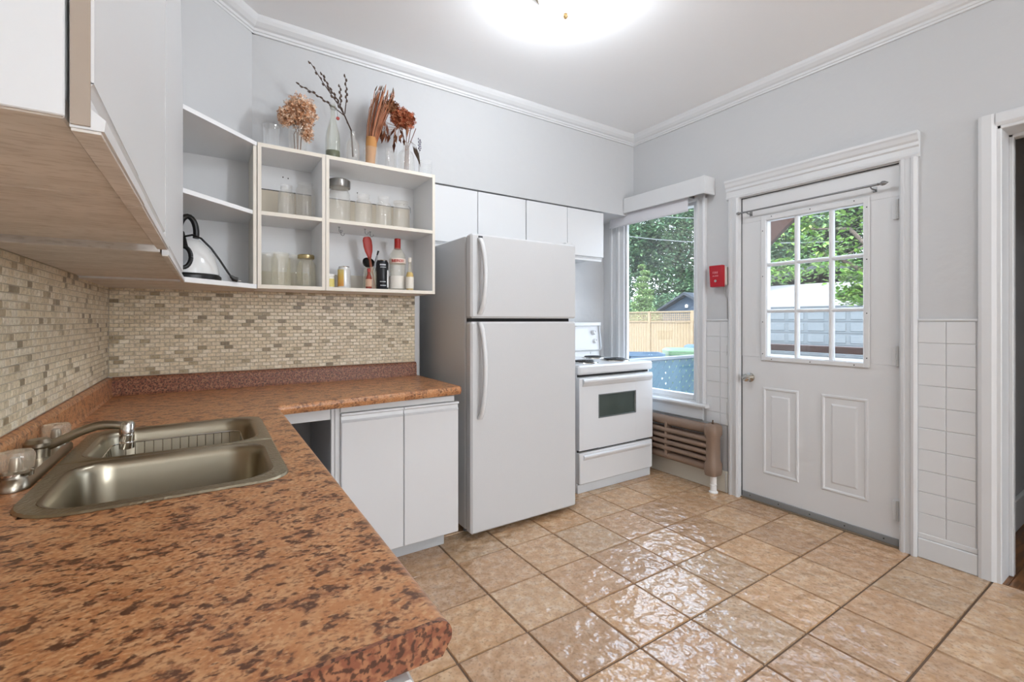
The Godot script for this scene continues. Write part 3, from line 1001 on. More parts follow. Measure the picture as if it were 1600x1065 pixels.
	glassware("glass_jar", V(-2.676, 1.3785, 0.10), 0.172, 0.080, "mason", M.warmjar, "lidless jar hidden behind the gold-lidded jar", "jar", g2)
	t = glassware("glass_jar", V(-2.634, 1.3785, 0.18), 0.160, 0.096, "mason", M.warmjar, "gold-lidded jar at right on the narrow unit's bottom board", "jar", g2)
	lid(t, 0.147, 0.040, 0.02, hexm("b7a67c", 0.3, 0.9), "gold metal lid")
	bottom_items()
	top_items()
	kettle()


func text_on(parent: Node3D, s: String, size: float, at: Vector3, basis: Basis, m: Material, font := "Droid Sans", bold := true) -> MeshInstance3D:
	var tm := TextMesh.new()
	tm.text = s
	var f := SystemFont.new()
	f.font_names = PackedStringArray([font])
	f.font_weight = 700 if bold else 400
	tm.font = f
	tm.font_size = 32
	tm.pixel_size = size / 32.0
	tm.depth = 0.0006
	var o := part(parent, "lettering", tm, m)
	o.transform = Transform3D(basis, at)
	return o


func can(called: String, at: Vector3, h: float, r: float, body: Material, label: String) -> Node3D:
	var t := thing(called, at, label, "can", "drink cans on the bottom board")
	part(t, "body", B.new().lathe(P([r * 0.78, 0.0, r * 0.86, 0.002, r, 0.012, r, h - 0.016, r * 0.84, h - 0.004]), Vector3.ZERO, 32), body)
	part(t, "top_rim", B.new().lathe(P([r * 0.84, h - 0.004, r * 0.86, h - 0.001, r * 0.84, h, r * 0.8, h - 0.001, r * 0.78, h - 0.005, 0, h - 0.005]), Vector3.ZERO, 32, Basis.IDENTITY, false), M.chrome)
	return t


func bottom_items() -> void:
	var y := 1.3785
	var face := Basis(Vector3.UP, -0.30)      # labels turned towards the room
	# little label-wrapped tub at the far left of the wide unit
	var t := thing("spice_tub", V(-2.515, y, 0.16), "small white and yellow tub at the left end of the wide bottom board", "tub")
	part(t, "body", B.new().lathe(P([0, 0, 0.02, 0, 0.024, 0.004, 0.024, 0.06, 0.022, 0.066]), Vector3.ZERO, 24), hexm("e9e4da", 0.5))
	part(t, "label_band", B.new().lathe(P([0.0243, 0.01, 0.0245, 0.012, 0.0245, 0.05, 0.0243, 0.052]), Vector3.ZERO, 24, Basis.IDENTITY, false), hexm("dcca78", 0.5))
	part(t, "lid", B.new().lathe(P([0.025, 0.066, 0.025, 0.076, 0.02, 0.078, 0, 0.078]), Vector3.ZERO, 24), M.white)
	# pale can, yellow to orange
	var gt := GradientTexture2D.new()
	var gr := Gradient.new()
	gr.colors = PackedColorArray([Color("c9c08a"), Color("d9b45c"), Color("d28a4a")])
	gr.offsets = PackedFloat32Array([0.0, 0.45, 1.0])
	gt.gradient = gr
	gt.fill_to = Vector2(0, 1)
	gt.fill_from = Vector2(0, 0)
	gt.width = 16
	gt.height = 128
	var cm := mat(Color.WHITE, 0.3, 0.2)
	cm.albedo_texture = gt
	cm.uv1_triplanar = true
	cm.uv1_scale = V(8, 8, 8)
	t = can("drink_can", V(-2.440, y, 0.16), 0.122, 0.033, hexm("dcdad6", 0.3, 0.3), "pale can with yellow orange side beside the utensil jar")
	var wrap := []
	for yy in [0.014, 0.104]:
		var l := []
		for i in 13:
			var a := lerpf(-3.6, -1.85, i / 12.0)
			l.append(V(0.0334 * cos(a), yy, -0.0334 * sin(a)))
		wrap.append(l)
	part(t, "printed_side", B.new().loft(wrap, false, false, 90, false), cm)
	# utensil jar with spatula, ladle and brush
	t = glassware("utensil_jar", V(-2.300, y, 0.16), 0.125, 0.076, "tall", M.warmjar, "glass jar holding kitchen utensils on the wide bottom board", "jar")
	var u := thing("spatula", V(-2.298, y + 0.006, 0.165), "red silicone spatula with brown wooden handle leaning in the utensil jar", "spatula")
	var tip := V(-2.322, 1.672, 0.17)
	var foot := V(-2.280, y + 0.008, 0.165)
	part(u, "handle", B.new(u.position).tube([foot, foot.lerp(tip, 0.35), foot.lerp(tip, 0.62)], [0.010, 0.009, 0.006], 10), hexm("7a3f26", 0.5))
	var loops := []
	var dirv := (tip - foot).normalized()
	var sx := dirv.cross(Vector3.BACK).normalized()
	for s in [[0.56, 0.007], [0.64, 0.013], [0.72, 0.021], [0.82, 0.025], [0.93, 0.025], [0.985, 0.02], [1.0, 0.012]]:
		var c := foot.lerp(tip, s[0])
		var l := []
		for i in 12:
			var a := TAU * i / 12
			l.append(c - sx * cos(a) * s[1] + Vector3.BACK * sin(a) * 0.004)
		loops.append(l)
	part(u, "blade", B.new(u.position).loft(loops, true, true, 80), hexm("ab3023", 0.45))
	u = thing("ladle", V(-2.302, y + 0.006, 0.14), "black ladle behind the red spatula in the utensil jar", "ladle")
	part(u, "handle", B.new(u.position).tube([V(-2.312, y + 0.006, 0.15), V(-2.304, 1.50, 0.135)], 0.005, 8), M.black)
	part(u, "bowl", B.new(u.position).lathe(P([0, -0.024, 0.02, -0.02, 0.032, -0.008, 0.034, 0.004, 0.033, 0.004, 0.03, -0.006, 0.0, -0.018]), V(-2.300, 1.535, 0.13), 20, Basis(Vector3.RIGHT, 1.0), false), M.black)
	u = thing("basting_brush", V(-2.286, y + 0.006, 0.17), "grey handled basting brush with black tip at right in the utensil jar", "brush")
	part(u, "handle", B.new(u.position).tube([V(-2.296, y + 0.006, 0.16), V(-2.268, 1.545, 0.165), V(-2.262, 1.575, 0.165)], [0.006, 0.008, 0.004], 10), hexm("9a9ca0", 0.4))
	part(u, "tip", B.new(u.position).tube([V(-2.262, 1.575, 0.165), V(-2.256, 1.60, 0.166)], [0.004, 0.006], 8), M.black)
	# small red sauce bottle in front
	t = thing("sauce_bottle", V(-2.335, y, 0.255), "small red sauce bottle with pale label in front of the utensil jar", "bottle", "")
	part(t, "glass_body", B.new().lathe(P([0, 0, 0.014, 0, 0.016, 0.004, 0.016, 0.058, 0.013, 0.066, 0.007, 0.078, 0.006, 0.092]), Vector3.ZERO, 20), hexm("8d3322", 0.25))
	part(t, "label_band", B.new().lathe(P([0.0161, 0.012, 0.0165, 0.014, 0.0165, 0.05, 0.0161, 0.052]), Vector3.ZERO, 20, Basis.IDENTITY, false), hexm("cda68c", 0.5))
	part(t, "cap", B.new().lathe(P([0.007, 0.09, 0.0085, 0.092, 0.0085, 0.108, 0.007, 0.11, 0, 0.11]), Vector3.ZERO, 16), hexm("a8271f", 0.4))
	# black can
	t = can("drink_can", V(-2.236, y, 0.17), 0.170, 0.034, hexm("16181c", 0.35, 0.2), "tall black can with white lettering left of the red-capped bottle")
	part(t, "label_band", B.new().box(V(-0.011, 0.014, 0.0), V(0.011, 0.115, 0.0346), 0.003), M.white, "white panel on its right side").rotation.y = 0.95
	for k in 4:
		var bar := B.new()
		for j in 5:
			var a := -0.62 + j * 0.2 + (k % 2) * 0.06
			var wv: float = [0.006, 0.0045, 0.005, 0.0045][k]
			bar.xf = Transform3D(Basis(Vector3.UP, a + 0.05), Vector3.ZERO)
			bar.box(V(-wv / 2, [0.138, 0.126, 0.045, 0.024][k], 0.0335), V(wv / 2, [0.146, 0.131, 0.05, 0.029][k], 0.0345))
		part(t, "print_line", bar, hexm("c9cbcf", 0.5))
	# red capped liquor bottle
	t = thing("liquor_bottle", V(-2.145, y, 0.165), "large clear bottle with red cap and red lettered band", "bottle", "")
	part(t, "glass_body", B.new().lathe(hollow(P([0, 0, 0.042, 0, 0.046, 0.006, 0.046, 0.19, 0.044, 0.205, 0.03, 0.232, 0.017, 0.248, 0.015, 0.27])), Vector3.ZERO, 36, Basis.IDENTITY, false), M.warmjar)
	part(t, "cap", B.new().lathe(P([0.0165, 0.24, 0.0175, 0.242, 0.0175, 0.298, 0.016, 0.300, 0, 0.300]), Vector3.ZERO, 24), hexm("b2261f", 0.4), "red cap")
	part(t, "label_band", B.new().lathe(P([0.0462, 0.012, 0.0466, 0.014, 0.0466, 0.082, 0.0462, 0.084]), Vector3.ZERO, 36, Basis.IDENTITY, false), hexm("e6ded2", 0.5), "white paper label")
	part(t, "label_band", B.new().lathe(P([0.0462, 0.156, 0.0466, 0.157, 0.0466, 0.182, 0.0462, 0.183]), Vector3.ZERO, 36, Basis.IDENTITY, false), hexm("e9d9cb", 0.5), "band with red lettering")
	var word := "SMIRNOFF"
	for i in word.length():
		var a := -1.02 + i * 0.205
		var bs := Basis(Vector3.UP, a)
		text_on(t, word[i], 0.022, bs * V(0, 0.1685, 0.0468), bs, hexm("b5322a", 0.5))
	# small clear bottle at the right
	t = thing("dropper_bottle", V(-2.098, y, 0.235), "small clear bottle with amber liquid and pale cap in front of the red-capped bottle", "bottle", "")
	part(t, "glass_body", B.new().lathe(hollow(P([0, 0, 0.020, 0, 0.022, 0.005, 0.022, 0.085, 0.018, 0.10, 0.009, 0.118, 0.008, 0.165])), Vector3.ZERO, 24, Basis.IDENTITY, false), M.warmjar)
	part(t, "label_band", B.new().lathe(P([0.0221, 0.012, 0.0225, 0.014, 0.0225, 0.075, 0.0221, 0.077]), Vector3.ZERO, 24, Basis.IDENTITY, false), hexm("ece4d6", 0.5))
	part(t, "liquid", B.new().lathe(P([0, 0.004, 0.019, 0.004, 0.020, 0.09, 0.014, 0.104, 0.0, 0.105]), Vector3.ZERO, 20, Basis.IDENTITY, false), hexm("d9b765", 0.3))
	part(t, "cap", B.new().lathe(P([0.009, 0.16, 0.010, 0.162, 0.010, 0.184, 0.008, 0.187, 0, 0.187]), Vector3.ZERO, 16), hexm("e5ddd0", 0.5))


func petals(count: int, center: Vector3, rad: Vector3, cols: Array, size: float, sd: int) -> MultiMesh:   # tiny dried florets on an ellipsoid cloud
	var b := B.new()
	b.flat()
	for i in 4:
		var a := TAU * i / 4
		var d := V(cos(a), 0.35, sin(a))
		var s := V(-sin(a), 0, cos(a)) * 0.32
		b.tri(Vector3.ZERO, d * 0.6 + s, d)
		b.tri(Vector3.ZERO, d, d * 0.6 - s)
	var mm := MultiMesh.new()
	mm.transform_format = MultiMesh.TRANSFORM_3D
	mm.use_colors = true
	mm.mesh = b.done()
	mm.instance_count = count
	var r := RandomNumberGenerator.new()
	r.seed = sd
	for i in count:
		var d := V(r.randfn(), r.randfn(), r.randfn()).normalized() * pow(r.randf(), 0.4)
		var lump := 0.86 + 0.2 * sin(d.x * 9.0 + sd) * sin(d.y * 8.0) * sin(d.z * 7.0 + 1.0)
		var c: Color = cols[r.randi() % cols.size()]
		mm.set_instance_transform(i, Transform3D(Basis.from_euler(V(r.randf() * TAU, r.randf() * TAU, 0)).scaled(Vector3.ONE * size * r.randf_range(0.6, 1.25)), center + d * rad * lump))
		mm.set_instance_color(i, c.srgb_to_linear())
	return mm


func cloud(parent: Node3D, called: String, mm: MultiMesh, m: Material) -> void:
	var o := MultiMeshInstance3D.new()
	o.name = called
	o.multimesh = mm
	o.material_override = m
	parent.add_child(o, true)
	o.set_meta("kind", "stuff")


func leaf_strip(b: B, a: Vector3, e: Vector3, w: float, side: Vector3) -> void:
	var m := a.lerp(e, 0.45) + side.cross((e - a).normalized()) * w * 0.25
	b.flat()
	b.tri(a, m + side * w, e)
	b.tri(a, e, m - side * w)
	b.tri(a, e, m + side * w)
	b.tri(a, m - side * w, e)


func top_items() -> void:
	var y := 2.0405
	var z := 0.17
	var dry := hexm("a5683f", 0.9)
	M.petal = mat(Color.WHITE, 0.8)
	M.petal.vertex_color_use_as_albedo = true
	M.petal.cull_mode = BaseMaterial3D.CULL_DISABLED
	glassware("drinking_glass", V(-2.792, y, z), 0.135, 0.078, "tumbler", M.glass, "plain clear drinking glass at the left end of the shelf top", "glass", "clear glasses on the shelf top")
	# tan hydrangea in a glass vase
	glassware("glass_vase", V(-2.672, y, z), 0.15, 0.092, "tumbler", M.jar, "clear glass vase holding the pale tan dried hydrangea", "vase", "glass vases on the shelf top")
	var t := thing("dried_flower", V(-2.672, y + 0.012, z), "pale tan dried hydrangea head in the left glass vase", "dried flower", "")
	var b := nb(t)
	for i in 5:
		b.tube([V(-2.672 + 0.012 * sin(i * 2.0), y + 0.012, z + 0.012 * cos(i * 2.0)), V(-2.672 + 0.02 * sin(i * 2.0), y + 0.12, z + 0.02 * cos(i * 2.0)), V(-2.668 + 0.05 * sin(i * 1.3), y + 0.22, z + 0.05 * cos(i * 1.3))], 0.002, 5)
	part(t, "stem", b, hexm("7d5436", 0.9))
	var tans := [Color("ebbd98"), Color("dda87f"), Color("f0cdae"), Color("cc9268"), Color("f3dac2")]
	cloud(t, "flower_head", petals(1700, V(0.012, 0.225, 0), V(0.088, 0.098, 0.08), tans, 0.0095, 3), M.petal)
	cloud(t, "flower_head", petals(650, V(-0.052, 0.185, 0.01), V(0.05, 0.055, 0.05), tans, 0.009, 4), M.petal)
	cloud(t, "flower_head", petals(260, V(0.04, 0.11, 0.03), V(0.035, 0.045, 0.03), tans, 0.012, 5), M.petal)
	# green tinted swing-top bottle
	t = glassware("swing_top_bottle", V(-2.500, y, z), 0.315, 0.076, "bottle", M.greenglass, "tall swing-top bottle with green sediment at the bottom", "bottle", "")
	part(t, "green_liquid", B.new().lathe(P([0, 0.005, 0.033, 0.005, 0.0355, 0.012, 0.0355, 0.066, 0.0, 0.066]), Vector3.ZERO, 24, Basis.IDENTITY, false), glass(Color(0.27, 0.28, 0.08), 0.85))
	part(t, "stopper", B.new().lathe(P([0.010, 0.313, 0.013, 0.318, 0.013, 0.326, 0.009, 0.332, 0.0, 0.333]), Vector3.ZERO, 16), M.jar)
	part(t, "wire_bail", B.new().tube([V(-0.012, 0.322, 0.0), V(-0.016, 0.31, 0.006), V(-0.014, 0.285, 0.01), V(0.014, 0.285, 0.01), V(0.018, 0.305, 0.004), V(0.022, 0.27, 0.006), V(0.024, 0.25, 0.004)], 0.0014, 6), M.iron)
	part(t, "rubber_washer", B.new().lathe(P([0.004, -0.003, 0.009, -0.003, 0.009, 0.003, 0.004, 0.003]), V(0.024, 0.246, 0.006), 12, Basis(Vector3.RIGHT, 1.4)), hexm("a2443a", 0.6))
	# willow twigs in a small flask
	glassware("glass_vase", V(-2.398, y, z), 0.192, 0.074, "flask", M.jar, "narrow-necked glass flask holding the catkin twigs", "vase", "glass vases on the shelf top")
	var tw := [[[-2.396, 2.10], [-2.405, 2.24], [-2.441, 2.315], [-2.47, 2.36], [-2.55, 2.46], [-2.612, 2.548]], [[-2.441, 2.312], [-2.50, 2.345], [-2.58, 2.385], [-2.672, 2.417]], [[-2.446, 2.325], [-2.48, 2.39], [-2.52, 2.44], [-2.556, 2.502]], [[-2.440, 2.32], [-2.432, 2.40], [-2.432, 2.45], [-2.438, 2.522]], [[-2.462, 2.36], [-2.462, 2.40], [-2.466, 2.462]], [[-2.408, 2.24], [-2.42, 2.262], [-2.432, 2.275]]]
	t = thing("catkin_twigs", V(-2.398, y + 0.04, z), "bare brown branching twigs dotted with catkins rising from the small flask", "twigs")
	b = nb(t)
	var buds := nb(t)
	var r := RandomNumberGenerator.new()
	r.seed = 12
	for k in tw.size():
		var path := []
		for p in tw[k]: path.append(V(p[0], p[1], z + (0.0 if k == 0 else 0.002 * k)))
		var rad := []
		for i in path.size(): rad.append(lerpf(0.0046 if k == 0 else 0.0028, 0.0016, i / float(path.size() - 1)))
		b.tube(path, rad, 6)
		if k == 5: continue
		var n: int = [10, 11, 10, 8, 6][k]
		for i in n:
			var f := lerpf(0.52 if k == 0 else 0.3, 1.0, i / float(n - 1)) * (path.size() - 1)
			var q := mini(int(f), path.size() - 2)
			var p: Vector3 = path[q].lerp(path[q + 1], f - q)
			var d: Vector3 = (path[q + 1] - path[q]).normalized()
			var o: Vector3 = d.cross(Vector3.BACK) * (0.0045 if i % 2 == 0 else -0.0045) + V(0, 0, r.randf_range(-0.004, 0.004))
			var bx := d.cross(Vector3.BACK).normalized()
			buds.lathe(P([0, -0.009, 0.0038, -0.004, 0.0046, 0.001, 0.0026, 0.008, 0, 0.011]), p + o, 7, Basis(bx, (d + o * 40.0).normalized(), bx.cross(d).normalized()).orthonormalized(), false)
	part(t, "branch", b, hexm("4d3b31", 0.9))
	part(t, "catkin", buds, hexm("57463c", 0.9), "", "stuff")
	# stalk bundle in kraft paper standing in a glass
	glassware("glass_vase", V(-2.300, y, z), 0.125, 0.076, "tumbler", M.jar, "straight glass holding the paper-wrapped stalk bundle", "vase", "glass vases on the shelf top")
	t = thing("dried_bundle", V(-2.305, y + 0.008, z), "tall bundle of dried reddish stalks wrapped in kraft paper", "dried stalks")
	part(t, "paper_wrap", B.new().lathe(P([0, 0.0, 0.024, 0.0, 0.027, 0.08, 0.030, 0.14, 0.028, 0.175]), Vector3.ZERO, 18, Basis(Vector3.BACK, -0.06), false), hexm("c48c52", 0.8))
	var cols := [Color("b87352"), Color("a06043"), Color("cc9270"), Color("805a44")]
	b = B.new()
	for i in 120:
		var a := r.randf() * TAU
		var q := sqrt(r.randf())
		var p0 := V(0.022 * q * cos(a), 0.10, 0.022 * q * sin(a))
		var h := r.randf_range(0.33, 0.45)
		var p1 := V(0.085 + 0.062 * q * cos(a) - (0.45 - h) * 0.25, h, 0.045 * q * sin(a))
		b.col = cols[r.randi() % 4]
		b.tube([p0, p0.lerp(p1, 0.5) + V(-0.005, 0, 0), p1], 0.0016, 4, false)
		if i % 2 == 0:
			b.col = Color("6d5a45") if i % 4 == 0 else Color("a86a48")
			b.lathe(P([0, 0, 0.003, 0.01, 0.0025, 0.026, 0, 0.04]), p1 - V(0.001, 0.005, 0), 5, Basis(Vector3.BACK, -0.22 + 0.2 * q * cos(a)), false)
	part(t, "stalks", b, M.vc, "", "stuff")
	# rust coloured flowers, two glasses, sprig
	glassware("glass_vase", V(-2.165, y, 0.11), 0.165, 0.07, "tumbler", M.jar, "slim glass half hidden behind the vase of rust flowers", "vase", "glass vases on the shelf top")
	glassware("glass_vase", V(-2.100, y, 0.185), 0.185, 0.092, "flask", M.jar, "rounded glass vase holding the rust red dried flowers", "vase", "glass vases on the shelf top")
	t = thing("dried_flower", V(-2.100, y + 0.02, 0.185), "rust red dried hydrangea with curled brown leaves near the right end of the shelf", "dried flower", "")
	b = nb(t)
	for i in 4:
		b.tube([V(-2.100 + 0.008 * i - 0.012, y + 0.02, 0.185), V(-2.104 + 0.006 * i, y + 0.17, 0.185), V(-2.13 + 0.03 * i, y + 0.29, 0.18)], 0.0022, 5)
	part(t, "stem", b, hexm("6e4630", 0.9))
	var rusts := [Color("b45f3c"), Color("c9754f"), Color("9a4a2f"), Color("d18f68"), Color("a86a48")]
	cloud(t, "flower_head", petals(1600, V(-0.018, 0.305, 0.0), V(0.085, 0.062, 0.06), rusts, 0.0095, 8), M.petal)
	cloud(t, "flower_head", petals(300, V(-0.085, 0.36, -0.01), V(0.05, 0.045, 0.04), [Color("9b6a48"), Color("8a5a3c"), Color("b98a63")], 0.012, 9), M.petal)
	b = B.new()
	for i in 26:
		var a := r.randf_range(0, TAU)
		var p := V(-0.075 + r.randf_range(-0.07, 0.07), r.randf_range(0.17, 0.26), r.randf_range(-0.03, 0.04))
		var e := p + V(r.randf_range(-0.03, 0.02), -r.randf_range(0.03, 0.075), r.randf_range(-0.02, 0.02))
		b.col = [Color("7d4a32"), Color("935c3e"), Color("a8775a"), Color("6b4030")][i % 4]
		leaf_strip(b, p, e, 0.010, V(cos(a), 0, sin(a)))
		b.tube([V(-0.01, 0.2, 0), V(-0.04, 0.25, 0), p], 0.0009, 4, false)
	for i in 3:
		b.col = Color("6b5a4a")
		leaf_strip(b, V(0.03 + i * 0.01, 0.16, 0.02), V(0.055 + i * 0.008, 0.07 - i * 0.02, 0.04), 0.008, V(0.7, 0, 0.7))
		b.tube([V(-0.0, 0.17, 0), V(0.02, 0.185, 0.01), V(0.03 + i * 0.01, 0.16, 0.02)], 0.0009, 4, false)
	part(t, "dry_leaves", b, M.vc, "", "stuff")
	t = thing("dried_sprig", V(-2.035, y, 0.22), "thin grey purple sprig standing beside the small tumbler", "sprig")
	b = B.new()
	b.tube([V(0.0, 0.0, 0.0), V(-0.004, 0.1, 0), V(0.004, 0.215, 0)], 0.0012, 5)
	part(t, "stem", b, hexm("6d6a5c", 0.9))
	b = B.new()
	for i in 16:
		b.lathe(P([0, -0.006, 0.004, 0, 0, 0.007]), V(0.002 + 0.007 * sin(i * 2.4), 0.15 + i * 0.0045, 0.007 * cos(i * 2.4)), 6, Basis.IDENTITY, false)
	part(t, "buds", b, hexm("7b7688", 0.9), "", "stuff")
	glassware("drinking_glass", V(-1.995, y, 0.22), 0.092, 0.074, "tumbler", M.glass, "small clear tumbler at the right end of the shelf top", "glass", "clear glasses on the shelf top")


func kettle() -> void:
	var at := V(-3.118, 1.3785, 0.33)
	var t := thing("kettle", at, "white electric kettle with black handle, base and cord in the corner shelf", "kettle")
	part(t, "base_plate", B.new().lathe(P([0, 0, 0.108, 0.0, 0.114, 0.006, 0.114, 0.020, 0.106, 0.028, 0, 0.028]), Vector3.ZERO, 40, Basis.IDENTITY, false), M.black)
	part(t, "body", B.new().lathe(P([0.106, 0.029, 0.106, 0.036, 0.100, 0.07, 0.088, 0.105, 0.070, 0.138, 0.050, 0.162, 0.034, 0.176, 0.0, 0.18]), Vector3.ZERO, 40), hexm("ecebe8", 0.2))
	var f := V(-0.05, 0, 1).normalized()
	var s := V(1, 0, 0.05).normalized()
	# black handle: loop over the top, running down the front as a frame round the gauge
	var loop := []
	for i in 17:
		var a := lerpf(-0.35, PI + 0.35, i / 16.0)
		loop.append(V(-0.008 + 0.030 * cos(a), 0.205 + 0.068 * sin(a), 0.02))
	part(t, "handle", B.new().tube(loop, 0.0115, 12), M.black)
	part(t, "handle_neck", B.new().tube([V(-0.034, 0.20, 0.022), V(-0.03, 0.165, 0.05), V(-0.022, 0.135, 0.078)], [0.016, 0.020, 0.018], 12), M.black)
	var ring := []
	for i in 25:
		var a := TAU * i / 24
		var yy := 0.092 + 0.044 * sin(a)
		var rr := lerpf(0.104, 0.080, (yy - 0.05) / 0.09)
		ring.append(V(-0.022 + 0.027 * cos(a), yy, rr))
	part(t, "gauge_frame", B.new().tube(ring, 0.009, 10, false), M.black)
	var g := B.new()
	g.loft([ring.map(func(p): return V(-0.022, 0.092, 0.094).lerp(p, 0.95)).slice(0, 24)] + [ring.map(func(p): return V(-0.022, 0.092, 0.098).lerp(p + V(0, 0, 0.003), 0.6)).slice(0, 24)], false, true)
	part(t, "gauge", g, hexm("8d8f90", 0.3))
	part(t, "power_cord", B.new().tube([V(-0.02, 0.182, 0.05), V(0.01, 0.186, 0.085), V(0.04, 0.172, 0.10), V(0.075, 0.135, 0.095), V(0.105, 0.09, 0.085), V(0.135, 0.04, 0.075), V(0.15, 0.018, 0.07)], 0.0042, 8), M.black)
	var p := part(t, "plug", B.new().tube([V(0.146, 0.024, 0.072), V(0.158, 0.012, 0.066), V(0.172, 0.009, 0.062)], [0.006, 0.011, 0.010], 10), M.black)
	part(p, "prong", B.new().box(V(0.170, 0.004, 0.054), V(0.185, 0.006, 0.058)).box(V(0.170, 0.004, 0.066), V(0.185, 0.006, 0.070)), M.chrome)


# ------------------------------------------------------------------ refrigerator, range
func appliances() -> void:
	var x0 := -1.852
	var x1 := -1.094
	var t := thing("refrigerator", V(-1.47, 0, 0.15), "tall white top-freezer refrigerator standing between counter and range", "refrigerator")
	part(t, "body", nb(t).box(V(x0 + 0.004, 0.035, -0.24), V(x1 - 0.004, 1.685, 0.43), 0.006), M.appliance)
	part(t, "grille", nb(t).box(V(x0 + 0.02, 0.03, 0.36), V(x1 - 0.02, 0.075, 0.425), 0.004), hexm("5a5a5a", 0.6))
	for x in [x0 + 0.03, x1 - 0.06]:
		part(t, "foot", nb(t).lathe(P([0.018, 0, 0.018, 0.02, 0.01, 0.022, 0.01, 0.036]), V(x + 0.015, 0, 0.37), 14), M.grey)
	for d in [[0.032, 1.203, "lower"], [1.222, 1.690, "upper"]]:
		var door := part(t, "door", nb(t).box(V(x0, d[0], 0.447), V(x1, d[1], 0.51), 0.011), M.appliance)
		part(door, "gasket", nb(t).box(V(x0 + 0.012, d[0] + 0.012, 0.429), V(x1 - 0.012, d[1] - 0.012, 0.448), 0.002), hexm("b8b8b8", 0.7))
		# bowed handle at the left edge
		var hx := x0 + 0.052
		var up: bool = d[2] == "upper"
		var ya := 1.245 if up else 0.665
		var yb := 1.665 if up else 1.200
		var b := nb(t)
		var loops := []
		for i in 17:
			var k := i / 16.0
			var y := lerpf(ya, yb, k)
			var bow: float = 0.044 * pow(sin(PI * clampf((k - 0.0) / 1.0, 0.0, 1.0)), 0.45)
			var shift := 0.012 * sin(PI * k)
			var w := 0.013
			var l := []
			for q in [[-w, 0.0], [w, 0.0], [w, 0.014], [0.006, 0.02], [-0.006, 0.02], [-w, 0.014]]:
				l.append(V(hx + shift + q[0], y, 0.506 + bow + q[1]))
			loops.append(l)
		for l in loops: l.reverse()
		b.loft(loops, true, true, 60)
		part(door, "handle", b, M.range)
		if up:
			part(door, "badge", nb(t).box(V(x0 + 0.045, 1.660, 0.509), V(x0 + 0.072, 1.678, 0.5125), 0.001), hexm("4b4b4d", 0.4, 0.4), "small dark badge")
	part(t, "hinge_cover", nb(t).box(V(x1 - 0.07, 1.686, 0.38), V(x1 - 0.01, 1.703, 0.49), 0.004), M.appliance)
	part(t, "divider", nb(t).box(V(x0 + 0.014, 1.203, 0.43), V(x1 - 0.014, 1.222, 0.452), 0.001), M.darkgap)
	# electric range
	var rx0 := -0.912
	var rx1 := -0.146
	var zf := 0.33
	t = thing("kitchen_range", V(-0.53, 0, 0.0), "white freestanding electric coil range between refrigerator and window", "range")
	part(t, "body", nb(t).box(V(rx0 + 0.006, 0.03, -0.315), V(rx1 - 0.006, 0.862, zf - 0.035), 0.003), M.range)
	part(t, "kick_panel", nb(t).box(V(rx0 + 0.008, 0.0, -0.30), V(rx1 - 0.008, 0.062, zf - 0.022), 0.003), hexm("d9dcde", 0.4))
	part(t, "control_gap", nb(t).box(V(rx0 + 0.012, 0.812, zf - 0.04), V(rx1 - 0.03, 0.834, zf - 0.028)), M.darkgap)
	part(t, "cooktop", nb(t).box(V(rx0, 0.830, -0.30), V(rx1, 0.895, zf), 0.012), M.range)
	for s in [[-0.70, 0.15, 0.092, 0.0], [-0.36, 0.13, 0.10, 0.0], [-0.70, -0.12, 0.10, 0.0], [-0.345, -0.13, 0.085, 0.0]]:
		var c := V(s[0], 0.895, s[1])
		var r: float = s[2]
		var bowl := part(t, "drip_bowl", nb(t).lathe(P([0, 0.001, r * 0.5, 0.001, r * 0.95, 0.003, r, 0.006, r * 1.1, 0.007, r * 1.14, 0.0005]), c, 32, Basis.IDENTITY, false), M.chrome)
		var coil := []
		for i in 73:
			var a := TAU * i / 18.0
			coil.append(c + V(cos(a), 0, sin(a)) * (r * (0.16 + 0.19 * i / 18.0)) + V(0, 0.0115, 0))
		part(t, "burner_coil", nb(t).tube(coil, 0.0048, 6), hexm("2a2928", 0.5))
	# backguard with knobs, clock panel
	var bg := part(t, "backguard", nb(t).prism(P([-0.325, 0.895, -0.255, 0.895, -0.262, 0.94, -0.24, 0.955, -0.262, 1.16, -0.235, 1.165, -0.235, 1.192, -0.325, 1.192]), V(rx0 + 0.01, 0, 0), V(0, 0, 1), V(0, 1, 0), V(rx1 - rx0 - 0.02, 0, 0)), M.range)
	part(bg, "side_trim", nb(t).prism(P([-0.325, 0.95, -0.228, 0.955, -0.222, 0.98, -0.246, 1.165, -0.325, 1.165]), V(rx1 - 0.022, 0, 0), V(0, 0, 1), V(0, 1, 0), V(0.012, 0, 0)), hexm("cfd1d3", 0.3))
	for p in [[-0.235, 1.105], [-0.222, 1.03], [-0.83, 1.105], [-0.83, 1.03]]:
		var k := part(bg, "knob", nb(t).lathe(P([0, 0, 0.022, 0, 0.022, 0.008, 0.018, 0.012, 0.018, 0.024, 0.015, 0.027, 0, 0.027]), V(p[0], p[1], -0.249), 20, Basis(Vector3.RIGHT, PI / 2 - 0.1)), M.range)
		part(k, "pointer", nb(t).box(V(p[0] - 0.0015, p[1] + 0.002, -0.224), V(p[0] + 0.0015, p[1] + 0.016, -0.2195)), M.grey)
	part(bg, "clock_panel", nb(t).box(V(-0.80, 1.02, -0.256), V(-0.58, 1.11, -0.243), 0.003), M.black)
	part(t, "outlet", nb(t).box(V(-0.26, 0.912, -0.262), V(-0.215, 0.936, -0.254), 0.002), M.range)
	# oven door with window and moulded grip, drawer
	var dm := part(t, "oven_door", oven_door(base(t), rx0 + 0.004, rx1 - 0.004, 0.302, 0.808, zf - 0.045, zf, Vector4(-0.723, -0.345, 0.518, 0.678)), M.range)
